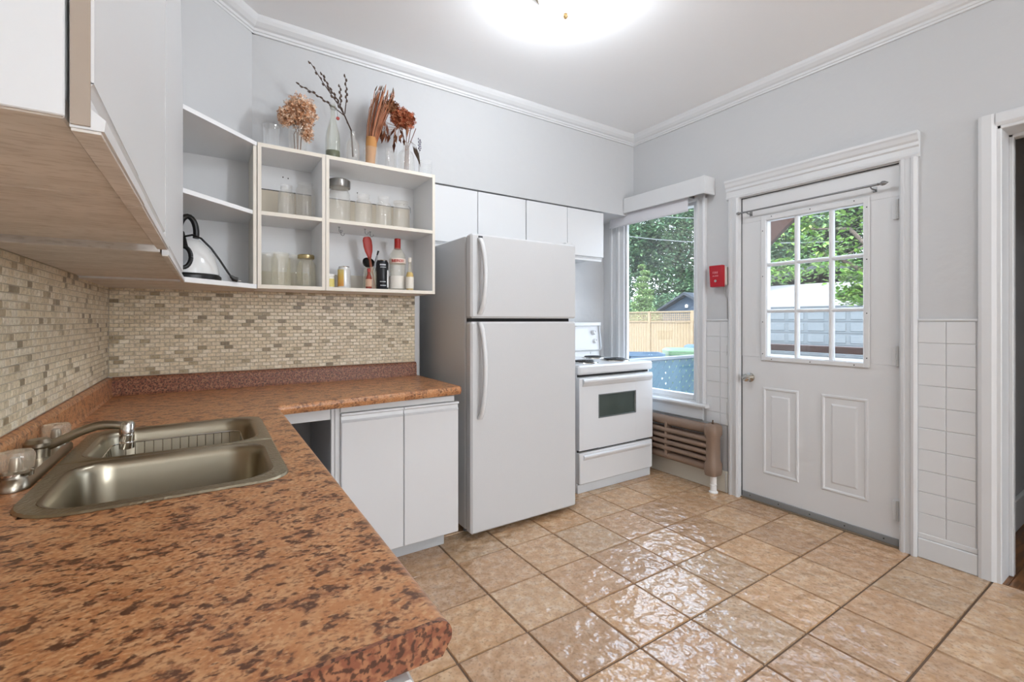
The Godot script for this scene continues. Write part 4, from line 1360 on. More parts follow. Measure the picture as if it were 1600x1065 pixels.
	part(dm, "grip", nb(t).prism(P([0, 0, 0.010, 0.012, 0.024, 0.036, 0.024, 0.048, 0.014, 0.056, 0, 0.056]), V(rx0 + 0.03, 0.745, zf - 0.001), V(0, 0, 1), V(0, 1, 0), V(rx1 - rx0 - 0.06, 0, 0)), M.range)
	part(dm, "window_pane", nb(t).box(V(-0.722, 0.519, zf - 0.016), V(-0.346, 0.677, zf - 0.008), 0.001), hexm("46504b", 0.12))
	part(dm, "window_frame", ring_frame(base(t), Vector4(-0.728, -0.34, 0.513, 0.683), 0.008, zf - 0.003, zf + 0.002), hexm("6b6f6d", 0.4))
	var dr := part(t, "drawer", nb(t).box(V(rx0 + 0.008, 0.068, zf - 0.045), V(rx1 - 0.008, 0.286, zf), 0.006), M.range)
	part(dr, "grip", nb(t).prism(P([0, 0, 0.004, 0.004, 0.016, 0.022, 0.016, 0.032, 0.008, 0.038, 0, 0.038]), V(rx0 + 0.04, 0.232, zf - 0.001), V(0, 0, 1), V(0, 1, 0), V(rx1 - rx0 - 0.08, 0, 0)), M.range)
	part(t, "door_gap", nb(t).box(V(rx0 + 0.01, 0.286, zf - 0.05), V(rx1 - 0.01, 0.302, zf - 0.03)), M.darkgap)


func oven_door(off: Vector3, x0: float, x1: float, y0: float, y1: float, z0: float, z1: float, w: Vector4) -> B:
	var b := B.new(off)
	b.box(V(x0, y0, z0), V(w.x, y1, z1), 0.004).box(V(w.y, y0, z0), V(x1, y1, z1), 0.004)
	b.box(V(w.x - 0.004, y0, z0), V(w.y + 0.004, w.z, z1 - 0.0003), 0.0).box(V(w.x - 0.004, w.w, z0), V(w.y + 0.004, y1, z1 - 0.0003), 0.0)
	b.box(V(w.x - 0.004, w.z - 0.004, z0), V(w.y + 0.004, w.w + 0.004, z0 + 0.01))
	return b


func ring_frame(off: Vector3, w: Vector4, t: float, z0: float, z1: float) -> B:
	var b := B.new(off)
	b.box(V(w.x, w.z, z0), V(w.x + t, w.w, z1), 0.001).box(V(w.y - t, w.z, z0), V(w.y, w.w, z1), 0.001)
	b.box(V(w.x + t, w.z, z0), V(w.y - t, w.z + t, z1), 0.001).box(V(w.x + t, w.w - t, z0), V(w.y - t, w.w, z1), 0.001)
	return b


# ------------------------------------------------------------------ window wall
func window_side() -> void:
	# window
	var w := Node3D.new()
	w.name = "window_1"
	add_child(w, true)
	tag(w, "tall white framed window beside the range looking onto the yard", "window", "", "structure")
	var b := B.new()
	# left casing, wide with flutes; right casing; stool, apron
	b.prism(P([0, 0, 0.012, 0, 0.012, 0.07, 0.02, 0.08, 0.02, 0.10, 0.012, 0.11, 0.012, 0.15, 0.022, 0.165, 0.024, 0.19, 0.016, 0.2, 0.016, 0.245, 0, 0.245]), V(0, 0.60, -0.343), V(-1, 0, 0), V(0, 0, 1), V(0, 1.52, 0))
	part(w, "casing", b, M.trim)
	b = B.new()
	casing(0.617, 0.70, 0.60, 2.12, 0.0, b)
	part(w, "casing", b, M.trim)
	part(w, "casing", B.new().box(V(-0.024, 2.10, -0.343), V(0, 2.2, 0.70), 0.004), M.trim)
	part(w, "stool", B.new().prism(P([-0.10, 0.574, 0.055, 0.574, 0.062, 0.582, 0.062, 0.594, 0.055, 0.600, -0.10, 0.600]), V(0, 0, -0.343), V(-1, 0, 0), V(0, 1, 0), V(0, 0, 1.068)), M.trim)
	part(w, "apron", B.new().prism(P([0, 0.475, 0.014, 0.475, 0.018, 0.482, 0.018, 0.55, 0.026, 0.565, 0.03, 0.574, 0, 0.574]), V(0, 0, -0.343), V(-1, 0, 0), V(0, 1, 0), V(0, 0, 1.02)), M.trim)
	part(w, "jamb", B.new().box(V(0.0, 0.60, -0.10), V(0.042, 2.13, -0.094), 0.001), hexm("b9bcc0", 0.5))  # greyer than the other jambs: shade of the reveal put into the colour
	part(w, "jamb", B.new().box(V(0.0, 0.60, 0.603), V(0.22, 2.13, 0.615), 0.001), M.trim)
	part(w, "jamb", B.new().box(V(0.0, 2.118, -0.088), V(0.22, 2.13, 0.603), 0.001), M.trim)
	part(w, "sill", B.new().box(V(0.0, 0.596, -0.094), V(0.26, 0.612, 0.603), 0.002), M.trim)
	b = B.new()
	b.box(V(0.004, 0.612, -0.094), V(0.034, 2.118, -0.080), 0.003).box(V(0.004, 0.612, 0.585), V(0.034, 2.118, 0.603), 0.003)
	b.box(V(0.004, 0.612, -0.08), V(0.034, 0.65, 0.585), 0.003).box(V(0.004, 2.08, -0.08), V(0.034, 2.118, 0.585), 0.003)
	part(w, "sash", b, M.trim)
	part(w, "pane", B.new().box(V(0.018, 0.645, -0.085), V(0.022, 2.085, 0.59)), M.pane)
	# valance box and roller blind
	var t := thing("valance", V(-0.06, 2.112, 0.38), "white boxed pelmet projecting above the window", "valance")
	part(t, "face_board", nb(t).box(V(-0.128, 2.112, 0.003), V(-0.112, 2.236, 0.766), 0.003), M.trim)
	part(t, "end_board", nb(t).box(V(-0.112, 2.112, 0.75), V(-0.001, 2.236, 0.766), 0.003), M.trim)
	part(t, "top_board", nb(t).box(V(-0.112, 2.222, 0.003), V(-0.001, 2.234, 0.75), 0.002), M.trim)
	t = thing("roller_blind", V(-0.055, 2.02, 0.2), "white roller blind pulled up under the pelmet", "blind")
	var rp := P([0, -0.40, 0.024, -0.40, 0.024, 0.39, 0, 0.39])
	part(t, "roll", nb(t).lathe(rp, V(-0.062, 2.148, 0.205), 24, Basis(Vector3.RIGHT, PI / 2)), M.white)
	part(t, "fabric", nb(t).box(V(-0.086, 2.028, -0.195), V(-0.083, 2.15, 0.60), 0.001), hexm("dfdde0", 0.8))
	part(t, "hem_bar", nb(t).box(V(-0.090, 2.018, -0.198), V(-0.078, 2.034, 0.603), 0.004), hexm("d5d3d5", 0.5))
	part(t, "bracket", nb(t).box(V(-0.09, 2.118, 0.605), V(-0.002, 2.175, 0.612), 0.001), M.iron)
	radiator()
	# red alarm box with cable
	t = thing("alarm_box", V(-0.03, 1.44, 0.80), "small red fire alarm box on the wall between window and door", "alarm")
	part(t, "backplate", nb(t).box(V(0.0, 1.458, 0.79), V(-0.03, 1.588, 0.868), 0.003), hexm("cfc9c0", 0.5))
	part(t, "case", nb(t).prism(P([0.030, 0.0, 0.060, 0.002, 0.072, 0.148, 0.064, 0.152, 0.030, 0.152]), V(0, 1.446, 0.765), V(-1, 0, 0), V(0, 1, 0), V(0, 0, 0.092)), M.red)
	var ry := Basis(Vector3.UP, -PI / 2)
	text_on(t, "FIRE", 0.020, V(-0.0705, 1.546, 0.811) - base(t), ry, hexm("d98a90", 0.5))
	text_on(t, "ALARM", 0.013, V(-0.069, 1.523, 0.811) - base(t), ry, hexm("d98a90", 0.5))
	part(t, "key_switch", nb(t).lathe(P([0, 0, 0.009, 0, 0.009, 0.006, 0.004, 0.007, 0.004, 0.004, 0, 0.004]), V(-0.063, 1.488, 0.811), 16, Basis(Vector3.BACK, PI / 2)), M.chrome)
	t = thing("cable", V(-0.004, 0.0, 0.862), "thin white cable running down the wall from the red alarm box", "cable")
	part(t, "wire", nb(t).tube([V(-0.012, 1.458, 0.835), V(-0.012, 1.40, 0.845), V(-0.005, 1.36, 0.860), V(-0.0045, 1.20, 0.861), V(-0.006, 1.0, 0.8595), V(-0.0045, 0.8, 0.861), V(-0.006, 0.6, 0.860), V(-0.0045, 0.15, 0.861), V(-0.022, 0.13, 0.861), V(-0.022, 0.004, 0.861)], 0.0032, 6), hexm("b4b1ac", 0.5))
	back_door()


func radiator() -> void:
	var t := thing("radiator", V(-0.10, 0, 0.42), "brown painted horizontal-tube cast iron radiator under the window", "radiator")
	var x := -0.082
	var z0 := 0.02
	var z1 := 0.845
	for z in [z0, z1 - 0.085]:
		var b := nb(t)
		b.loft([rrect(x - 0.055, x + 0.055, z, z + 0.085, [0.03, 0.03, 0.03, 0.03], 0.125), rrect(x - 0.062, x + 0.062, z - 0.004, z + 0.089, [0.036, 0.036, 0.036, 0.036], 0.145), rrect(x - 0.062, x + 0.062, z - 0.004, z + 0.089, [0.036, 0.036, 0.036, 0.036], 0.20), rrect(x - 0.05, x + 0.05, z + 0.006, z + 0.079, [0.03, 0.03, 0.03, 0.03], 0.23), rrect(x - 0.05, x + 0.05, z + 0.006, z + 0.079, [0.03, 0.03, 0.03, 0.03], 0.385), rrect(x - 0.062, x + 0.062, z - 0.004, z + 0.089, [0.036, 0.036, 0.036, 0.036], 0.41), rrect(x - 0.062, x + 0.062, z - 0.004, z + 0.089, [0.036, 0.036, 0.036, 0.036], 0.465), rrect(x - 0.045, x + 0.045, z + 0.01, z + 0.075, [0.03, 0.03, 0.03, 0.03], 0.482)], true, true, 80)
		part(t, "header", b, M.rad)
		part(t, "foot", nb(t).lathe(P([0.030, 0, 0.030, 0.008, 0.022, 0.014, 0.020, 0.05, 0.024, 0.055, 0.020, 0.06, 0.022, 0.118, 0.026, 0.126]), V(x, 0, z + 0.045), 20), M.white, "white pipe foot")
	for i in 6:
		var r: float = [0.036, 0.017, 0.017, 0.017, 0.017, 0.03][i]
		var y: float = [0.440, 0.372, 0.324, 0.278, 0.232, 0.172][i]
		for dx in ([0.0] if r > 0.02 else [-0.028, 0.028]):
			part(t, "tube", nb(t).tube([V(x + dx, y, z0 + 0.04), V(x + dx, y, z1 - 0.04)], r, 14), M.rad)
	part(t, "web", nb(t).box(V(x - 0.038, 0.17, 0.41), V(x + 0.03, 0.44, 0.435), 0.006), M.rad)
	part(t, "bleed_valve", nb(t).lathe(P([0.008, 0, 0.008, 0.012, 0.005, 0.015, 0.005, 0.028, 0.0, 0.03]), V(x, 0.480, z1 - 0.045), 12), hexm("6a5646", 0.4, 0.6))


func back_door() -> void:
	var d := Node3D.new()
	d.name = "door_1"
	add_child(d, true)
	tag(d, "white back door with nine-pane window and two raised panels", "door", "", "structure")
	var z0 := 0.956
	var z1 := 1.826
	var top := 2.043
	var xf := 0.018       # room face
	var xb := 0.062
	var gz0 := 1.118
	var gz1 := 1.668
	var gy0 := 0.968
	var gy1 := 1.872
	var b := B.new()
	b.box(V(xf, 0.035, z0), V(xb, gy0, z1), 0.002).box(V(xf, gy1, z0), V(xb, top, z1), 0.002).box(V(xf, gy0, z0), V(xb, gy1, gz0)).box(V(xf, gy0, gz1), V(xb, gy1, z1))
	var slab := part(d, "slab", b, M.cab)
	# raised panels: recessed rim moulding and raised field
	for p in [[1.098, 1.322], [1.447, 1.686]]:
		var q := B.new()
		var loops := []
		for s in [[0.0, 0.0005], [0.006, -0.006], [0.014, -0.006], [0.022, 0.002], [0.030, 0.0065], [0.040, 0.0065], [0.062, -0.005], [0.066, -0.005]]:
			var a: float = s[0]
			loops.append([V(xf + s[1], 0.20 + a, p[0] + a), V(xf + s[1], 0.20 + a, p[1] - a), V(xf + s[1], 0.772 - a, p[1] - a), V(xf + s[1], 0.772 - a, p[0] + a)])
		q.flat()
		for k in loops.size() - 1:
			for i in 4:
				q.quad(loops[k][i], loops[k][(i + 1) % 4], loops[k + 1][(i + 1) % 4], loops[k + 1][i])
		q.quad(loops[-1][0], loops[-1][1], loops[-1][2], loops[-1][3])
		part(d, "raised_panel", q, M.cab)
	# glazing frame with screw heads, muntins, panes
	var fr := B.new()
	var o0 := 1.090
	var o1 := 1.693
	var q0 := 0.945
	var q1 := 1.900
	for s in [[o0, gz0 + 0.006, q0, q1], [gz1 - 0.006, o1, q0, q1]]:
		fr.box(V(xf - 0.012, s[2], s[0]), V(xf, s[3], s[1]), 0.004)
	fr.box(V(xf - 0.0115, q0, gz0), V(xf, gy0 + 0.006, gz1), 0.004).box(V(xf - 0.0115, gy1 - 0.006, gz0), V(xf, q1, gz1), 0.004)
	fr.box(V(xf, gy0, gz0), V(xb, gy0 + 0.008, gz1)).box(V(xf, gy1 - 0.008, gz0), V(xb, gy1, gz1)).box(V(xf, gy0, gz0), V(xb, gy1, gz0 + 0.008)).box(V(xf, gy0, gz1 - 0.008), V(xb, gy1, gz1))
	var frame := part(d, "glazing_frame", fr, M.cab)
	for p in [[1.103, 1.80], [1.103, 1.50], [1.103, 1.20], [1.103, 0.99], [1.68, 1.84], [1.68, 1.55], [1.68, 1.25], [1.68, 1.0], [1.16, 1.887], [1.39, 1.887], [1.62, 1.887], [1.16, 0.957], [1.39, 0.957], [1.62, 0.957]]:
		part(frame, "screw", B.new().lathe(P([0, 0, 0.0035, 0, 0.003, 0.0015, 0, 0.002]), V(xf - 0.012, p[1], p[0]), 8, Basis(Vector3.BACK, PI / 2)), M.darkgap)
	var zs := [gz0 + 0.008, 1.302, 1.495, gz1 - 0.008]
	var ys := [gy0 + 0.008, 1.272, 1.577, gy1 - 0.008]
	for k in [1, 2]:
		part(d, "muntin", B.new().prism(P([0.0, -0.0115, 0.010, -0.007, 0.012, 0.0, 0.010, 0.007, 0.0, 0.0115, -0.022, 0.0115, -0.022, -0.0115]), V(xf + 0.012, gy0 + 0.008, zs[k]), V(-1, 0, 0), V(0, 0, 1), V(0, gy1 - gy0 - 0.016, 0)), M.cab)
		part(d, "muntin", B.new().prism(P([0.0, -0.0115, 0.010, -0.007, 0.012, 0.0, 0.010, 0.007, 0.0, 0.0115, -0.022, 0.0115, -0.022, -0.0115]), V(xf + 0.0125, ys[k], gz0 + 0.008), V(-1, 0, 0), V(0, 1, 0), V(0, 0, gz1 - gz0 - 0.016)), M.cab)
	for i in 3:
		for j in 3:
			part(d, "pane", B.new().box(V(xf + 0.020, ys[j] - 0.001, zs[i] - 0.001), V(xf + 0.024, ys[j + 1] + 0.001, zs[i + 1] + 0.001)), M.pane)
	b = B.new()
	b.box(V(0.010, 0.01, z1 + 0.0003), V(0.03, top + 0.003, z1 + 0.0014)).box(V(0.010, 0.01, z0 - 0.001), V(0.03, top + 0.003, z0 - 0.0002)).box(V(0.010, top + 0.0003, z0), V(0.03, top + 0.0018, z1))
	part(d, "slab_gap_shade", b, M.darkgap)  # dark strips stand in for the shade in the gap round the slab
	# knob, hinges, sweep
	var kn := part(d, "knob", B.new().lathe(P([0.0, 0, 0.031, 0, 0.031, 0.005, 0.014, 0.009, 0.012, 0.028, 0.022, 0.036, 0.027, 0.048, 0.024, 0.058, 0.012, 0.063, 0, 0.064]), V(xf, 0.825, 1.012), 28, Basis(Vector3.BACK, PI / 2)), M.chrome, "polished round knob")
	part(kn, "keyhole", B.new().box(V(xf - 0.0655, 0.820, 1.0115), V(xf - 0.0635, 0.830, 1.0125)), M.darkgap)
	for y in [1.80, 1.02, 0.20]:
		var h := part(d, "hinge", B.new().lathe(P([0, -0.055, 0.008, -0.052, 0.008, -0.02, 0.007, -0.019, 0.007, -0.018, 0.008, -0.017, 0.008, 0.017, 0.007, 0.018, 0.007, 0.019, 0.008, 0.02, 0.008, 0.052, 0.0, 0.055]), V(-0.003, y, z1 - 0.005), 12), hexm("b9b9b7", 0.4, 0.2))
		part(h, "hinge_leaf", B.new().box(V(0.004, y - 0.05, z1 - 0.03), V(xf, y + 0.05, z1 - 0.002), 0.001), M.trim)
	var sw := part(d, "door_sweep", B.new().box(V(xf - 0.008, 0.008, z0 + 0.004), V(xf + 0.004, 0.046, z1 - 0.004), 0.002), hexm("8f9294", 0.5, 0.4), "grey metal door sweep")
	for i in 5:
		part(sw, "screw", B.new().lathe(P([0, 0, 0.004, 0, 0.003, 0.0015, 0, 0.002]), V(xf - 0.008, 0.028, z0 + 0.06 + i * 0.185), 8, Basis(Vector3.BACK, PI / 2)), M.darkgap)
	part(d, "threshold", B.new().box(V(0.0, -0.006, 0.95), V(0.24, 0.008, 1.832), 0.002), hexm("7c6a55", 0.6))
	# casing
	b = B.new()
	casing(0.872, 0.953, 0.0, 2.05, 0.0, b)
	part(d, "casing", b, M.trim)
	b = B.new()
	casing(1.829, 1.906, 0.0, 2.05, 0.0, b)
	part(d, "casing", b, M.trim)
	b = B.new()
	b.prism(P([0, 2.050, 0.020, 2.050, 0.024, 2.062, 0.018, 2.072, 0.018, 2.10, 0.026, 2.108, 0.026, 2.125, 0.034, 2.135, 0.040, 2.155, 0.046, 2.165, 0.046, 2.178, 0, 2.178]), V(0, 0, 0.862), V(-1, 0, 0), V(0, 1, 0), V(0, 0, 1.052))
	part(d, "casing", b, M.trim)
	b = B.new()
	b.box(V(0.0, 0, 0.95), V(0.22, 2.05, 0.955)).box(V(0.0, 0, 1.8275), V(0.22, 2.05, 1.832)).box(V(0.0, 2.045, 0.95), V(0.22, 2.05, 1.832))
	b.box(V(xb + 0.001, 0, 0.955), V(0.22, 2.045, 0.972)).box(V(xb + 0.001, 0, 1.81), V(0.22, 2.045, 1.8275))
	part(d, "jamb", b, M.trim)
	# curtain rod across the door
	var t := thing("curtain_rod", V(-0.04, 1.945, 1.35), "thin grey metal curtain rod with pointed finials across the top of the door", "curtain rod")
	var x := -0.042
	var yl := 1.936
	var yr := 1.942
	part(t, "rod", nb(t).tube([V(x, yl, 0.985), V(x, (yl + yr) / 2, 1.45), V(x, yr, 1.745)], [0.0055, 0.0055, 0.0065], 10), M.iron)
	part(t, "finial", nb(t).lathe(P([0, 0, 0.008, 0.002, 0.006, 0.010, 0.013, 0.022, 0.011, 0.034, 0.0, 0.05]), V(x, yr, 1.745), 14, Basis(Vector3.RIGHT, PI / 2)), M.iron)
	part(t, "finial", nb(t).lathe(P([0, 0, 0.007, 0.002, 0.006, 0.008, 0.011, 0.018, 0.009, 0.028, 0.0, 0.04]), V(x, yl, 0.985), 14, Basis(Vector3.RIGHT, -PI / 2)), M.iron)
	for z in [1.02, 1.715]:
		part(t, "bracket", nb(t).tube([V(xf, 1.930, z), V(-0.02, 1.926, z), V(x, 1.932, z), V(x - 0.002, yl, z)], 0.0035, 8).box(V(xf - 0.003, 1.915, z - 0.01), V(xf, 1.945, z + 0.01), 0.001), M.iron)


# ------------------------------------------------------------------ yard
func leaves(count: int, blobs: Array, size: float, cols: Array, sd: int) -> MultiMesh:   # blobs: [centre, radii]
	var b := B.new()
	b.flat()
	b.tri(V(0, 0, 0), V(0.30, 0.10, 0.45), V(0, 0, 1))
	b.tri(V(0, 0, 0), V(0, 0, 1), V(-0.30, 0.10, 0.45))
	var mm := MultiMesh.new()
	mm.transform_format = MultiMesh.TRANSFORM_3D
	mm.use_colors = true
	mm.mesh = b.done()
	mm.instance_count = count
	var r := RandomNumberGenerator.new()
	r.seed = sd
	for i in count:
		var q: Array = blobs[r.randi() % blobs.size()]
		var d := V(r.randfn(), r.randfn(), r.randfn()).normalized() * pow(r.randf(), 0.45)
		var c: Color = cols[r.randi() % cols.size()]
		var tint := r.randf_range(0.8, 1.2)
		mm.set_instance_transform(i, Transform3D(Basis.from_euler(V(r.randf_range(-0.9, 0.5), r.randf() * TAU, r.randf_range(-0.6, 0.6))).scaled(Vector3.ONE * size * r.randf_range(0.7, 1.3)), q[0] + d * q[1]))
		mm.set_instance_color(i, Color(c.r * tint, c.g * tint, c.b * tint).srgb_to_linear() * 0.36)
	return mm


func tree(called: String, at: Vector3, label: String, trunk: Array, tr: float, blobs: Array, count: int, size: float, cols: Array, sd: int) -> void:
	var t := thing(called, at, label, "tree", "")
	var path := []
	var rad := []
	for i in trunk.size():
		path.append(trunk[i])
		rad.append(lerpf(tr, tr * 0.45, i / float(trunk.size() - 1)))
	part(t, "trunk", B.new().tube(path, rad, 10), M.bark)
	var b := B.new()
	for q in blobs:
		var e: Vector3 = q[0]
		b.tube([path[path.size() / 2], path[-1].lerp(e, 0.5) + V(0, 0.1, 0), e], [tr * 0.35, tr * 0.22, tr * 0.08], 6)
	part(t, "branches", b, M.bark)
	cloud(t, "foliage", leaves(count, blobs, size, cols, sd), M.leaf)


func bin(at: Vector3, turn: float, m: Material, label: String, open: bool) -> void:
	var t := thing("wheeled_bin", at, label, "bin", "wheeled bins by the fence")
	t.rotation.y = turn
	var rr := [0.06, 0.06, 0.06, 0.06]
	part(t, "body", B.new().loft([rrect(-0.22, 0.22, -0.24, 0.24, rr, 0.04), rrect(-0.28, 0.28, -0.33, 0.33, rr, 0.95), rrect(-0.30, 0.30, -0.35, 0.35, rr, 0.955), rrect(-0.30, 0.30, -0.35, 0.35, rr, 1.0), rrect(-0.28, 0.28, -0.33, 0.33, rr, 1.0), rrect(-0.25, 0.25, -0.30, 0.30, rr, 0.6)], true, true, 60), m)
	if open:
		var lb := B.new()
		lb.xf = Transform3D(Basis(Vector3.RIGHT, 1.9), V(0, 1.0, -0.36))
		part(t, "lid", lb.loft([rrect(-0.31, 0.31, 0.0, 0.7, rr, 0.0), rrect(-0.31, 0.31, 0.0, 0.7, rr, 0.03), rrect(-0.24, 0.24, 0.07, 0.6, rr, 0.07)], true, true, 60), m)
	else:
		part(t, "lid", B.new().loft([rrect(-0.31, 0.31, -0.36, 0.36, rr, 1.0), rrect(-0.31, 0.31, -0.36, 0.36, rr, 1.03), rrect(-0.26, 0.26, -0.30, 0.30, rr, 1.07)], true, true, 60), m)
	for s in [-1, 1]:
		part(t, "wheel", B.new().lathe(P([0, -0.025, 0.10, -0.025, 0.11, -0.015, 0.11, 0.015, 0.10, 0.025, 0, 0.025]), V(s * 0.2, 0.11, -0.27), 18, Basis(Vector3.BACK, PI / 2)), M.black)


func yard() -> void:
	var gy := -0.42
	struct("ground", B.new().box(V(0.22, gy - 0.2, -60), V(70, gy, 30)), textured(blend_tex(256, [[grey(0.03, 91, 256), 0.4, 0.7, Color("797974"), 0.6]], Color("8b8b87")), V(0.5, 0.5, 0.5), 0.9))
	struct("wall_outside", B.new().box(V(-0.2, gy, -1.6), V(0.042, CEIL, -0.6)), hexm("5e5e5c", 0.8))
	# porch: deck, railing with lattice on its side, post with brace
	var t := thing("porch_deck", V(0.9, gy, 1.0), "grey boarded porch deck outside the back door", "porch")
	for i in 9:
		part(t, "deck_board", nb(t).box(V(0.23, -0.06, -0.24 + i * 0.23), V(1.75, -0.03, -0.24 + i * 0.23 + 0.225), 0.003), hexm("686e74", 0.6))
	part(t, "skirt", nb(t).box(V(0.25, gy, -0.22), V(1.6, -0.06, 1.80), 0.003), hexm("43494f", 0.7))
	t = thing("porch_railing", V(1.5, -0.03, 0.9), "brown porch rail over a pale board outside the door glass", "railing")
	part(t, "top_rail", nb(t).box(V(1.46, 0.925, -0.20), V(1.56, 0.985, 1.85), 0.006), hexm("43281d", 0.7))
	part(t, "lower_board", nb(t).box(V(1.485, 0.62, -0.20), V(1.525, 0.86, 1.85), 0.004), hexm("80878d", 0.6))
	for z in [-0.18, 1.82]:
		part(t, "post", nb(t).box(V(1.48, -0.03, z - 0.03), V(1.53, 0.925, z + 0.03), 0.004), hexm("43281d", 0.7))
	t = thing("lattice_panel", V(0.9, -0.03, -0.30), "blue grey privacy lattice screen with small holes outside the window", "lattice")
	part(t, "top_rail", nb(t).box(V(0.23, 0.815, -0.335), V(1.75, 0.845, -0.275), 0.004), hexm("898d90", 0.5), "white top rail")
	for z in [[-0.306, 1.0], [-0.3095, -1.0]]:
		var b := nb(t)
		var n := 0
		var s := -0.9
		while s < 2.0:
			# diagonal slat clipped to the panel rectangle
			var poly := PackedVector2Array([Vector2(s, 0), Vector2(s + 0.082, 0), Vector2(s + 0.082 + 0.845 * z[1], 0.845), Vector2(s + 0.845 * z[1], 0.845)])
			var rect := PackedVector2Array([Vector2(0, 0), Vector2(1.5, 0), Vector2(1.5, 0.845), Vector2(0, 0.845)])
			for c in Geometry2D.intersect_polygons(poly, rect):
				b.prism(Array(c), V(0.24, -0.03, z[0]), V(1, 0, 0), V(0, 1, 0), V(0, 0, 0.003))
			s += 0.110
			n += 1
			if n > 60: break
		part(t, "slats", b, hexm("4d7482", 0.7), "", "stuff")
	part(t, "post", nb(t).box(V(1.74, gy, -0.34), V(1.82, 0.9, -0.26), 0.005), hexm("43535c", 0.7))
	t = thing("porch_post", V(1.65, -0.03, 0.07), "dark brown porch post with curved brace under the eave", "post")
	part(t, "post", nb(t).box(V(1.60, -0.03, 0.02), V(1.70, 2.35, 0.12), 0.006), hexm("3f2920", 0.8))
	part(t, "brace", nb(t).prism(P([0.12, 1.80, 0.12, 2.02, 0.34, 2.35, 0.74, 2.35, 0.46, 2.12]), V(1.62, 0, 0), V(0, 0, 1), V(0, 1, 0), V(0.06, 0, 0)), hexm("3f2920", 0.8))
	part(t, "beam", nb(t).box(V(1.59, 2.35, -0.2), V(1.71, 2.5, 1.9), 0.006), hexm("3f2920", 0.8))
	# bins
	bin(V(4.05, gy, -3.38), 0.9, hexm("3a5267", 0.5), "blue wheeled bin with its lid up, nearest the lattice screen", true)
	bin(V(4.95, gy, -3.15), 0.9, hexm("4e6b4c", 0.5), "green wheeled bin between the two blue ones", false)
	bin(V(6.4, gy, -3.7), 0.8, hexm("304b64", 0.5), "blue wheeled bin behind the green one at the window's right edge", false)
	# board fence with lattice top
	t = thing("board_fence", V(13.5, gy, -11.0), "pale cedar board fence with lattice top across the yard", "fence")
	var b := nb(t)
	for i in 48:
		b.box(V(13.5, gy, -15.6 + i * 0.14), V(13.52, 1.13, -15.6 + i * 0.14 + 0.132), 0.004)
	part(t, "boards", b, M.fence, "", "stuff")
	b = nb(t)
	for i in 70:
		b.box(V(13.505, 1.16, -15.6 + i * 0.095), V(13.515, 1.56, -15.6 + i * 0.095 + 0.03))
	for i in 5:
		b.box(V(13.515, 1.18 + i * 0.085, -15.6), V(13.523, 1.21 + i * 0.085, -8.98))
	part(t, "lattice", b, M.fence, "", "stuff")
	for z in [-15.6, -13.3, -11.2, -9.0]:
		part(t, "post", nb(t).box(V(13.44, gy, z - 0.06), V(13.56, 1.62, z + 0.06), 0.01), M.fence)
	for y in [1.12, 1.56]:
		part(t, "rail", nb(t).box(V(13.46, y, -15.6), V(13.54, y + 0.05, -9.0), 0.006), M.fence)
	t = thing("yard_gate", V(13.45, gy, -8.2), "cedar gate with diagonal braces at the right end of the fence", "gate")
	b = nb(t)
	for i in 10:
		b.box(V(13.46, gy + 0.1, -8.9 + i * 0.14), V(13.48, 1.15, -8.9 + i * 0.14 + 0.132), 0.004)
	part(t, "boards", b, M.fence, "", "stuff")
	for y in [0.1, 0.75]:
		part(t, "brace", nb(t).prism(P([-8.9, y + 0.35, -8.9, y + 0.47, -8.3, y + 0.12, -8.3, y]), V(13.42, 0, 0), V(0, 0, 1), V(0, 1, 0), V(0.04, 0, 0)), hexm("6e5534", 0.8))
	# dark blue shed behind the fence
	t = thing("garden_shed", V(19.5, gy, -13.2), "dark blue gabled shed behind the fence", "shed")
	part(t, "walls", nb(t).prism(P([-14.9, gy, -11.6, gy, -11.6, 1.75, -13.25, 2.55, -14.9, 1.75]), V(19, 0, 0), V(0, 0, 1), V(0, 1, 0), V(4, 0, 0)), hexm("2d3b4a", 0.8))
	part(t, "roof", nb(t).prism(P([-15.2, 1.66, -13.25, 2.62, -11.3, 1.66, -11.3, 1.78, -13.25, 2.76, -15.2, 1.78]), V(18.7, 0, 0), V(0, 0, 1), V(0, 1, 0), V(4.6, 0, 0)), hexm("2b3138", 0.8))
	part(t, "wall_lamp", nb(t).lathe(P([0, -0.1, 0.08, -0.08, 0.09, 0.06, 0, 0.1]), V(18.95, 2.0, -13.25), 10), M.white)
	# garage seen through the door glass
	t = thing("garage", V(20, gy, -7.0), "white garage with grey panelled overhead door", "garage")
	part(t, "walls", nb(t).box(V(20, gy, -10.7), V(26, 2.9, -2.8), 0.02), hexm("8d8d8d", 0.8))
	var gd := part(t, "overhead_door", nb(t).box(V(19.94, gy, -10.2), V(19.98, 1.68, -3.4), 0.01), hexm("575e62", 0.7))
	for r in 4:
		for c in 8:
			var z := -10.15 + c * 0.845
			var y := gy + 0.04 + r * 0.515
			part(gd, "door_panel", nb(t).box(V(19.94, y + 0.09, z + 0.09), V(19.915, y + 0.43, z + 0.755), 0.02), hexm("5e6569", 0.7))
		part(gd, "section_line", nb(t).box(V(19.944, gy + 0.03 + r * 0.515, -10.2), V(19.932, gy + 0.05 + r * 0.515, -3.4)), hexm("393f43", 0.8))
	part(t, "door_header", nb(t).box(V(19.86, 1.68, -10.5), V(20.0, 1.86, -3.1), 0.01), hexm("40474b", 0.7))
	part(t, "roof", nb(t).prism(P([-11.1, 2.85, -6.75, 3.55, -2.4, 2.85, -2.4, 3.0, -6.75, 3.75, -11.1, 3.0]), V(19.6, 0, 0), V(0, 0, 1), V(0, 1, 0), V(6.6, 0, 0)), hexm("373a3e", 0.8))
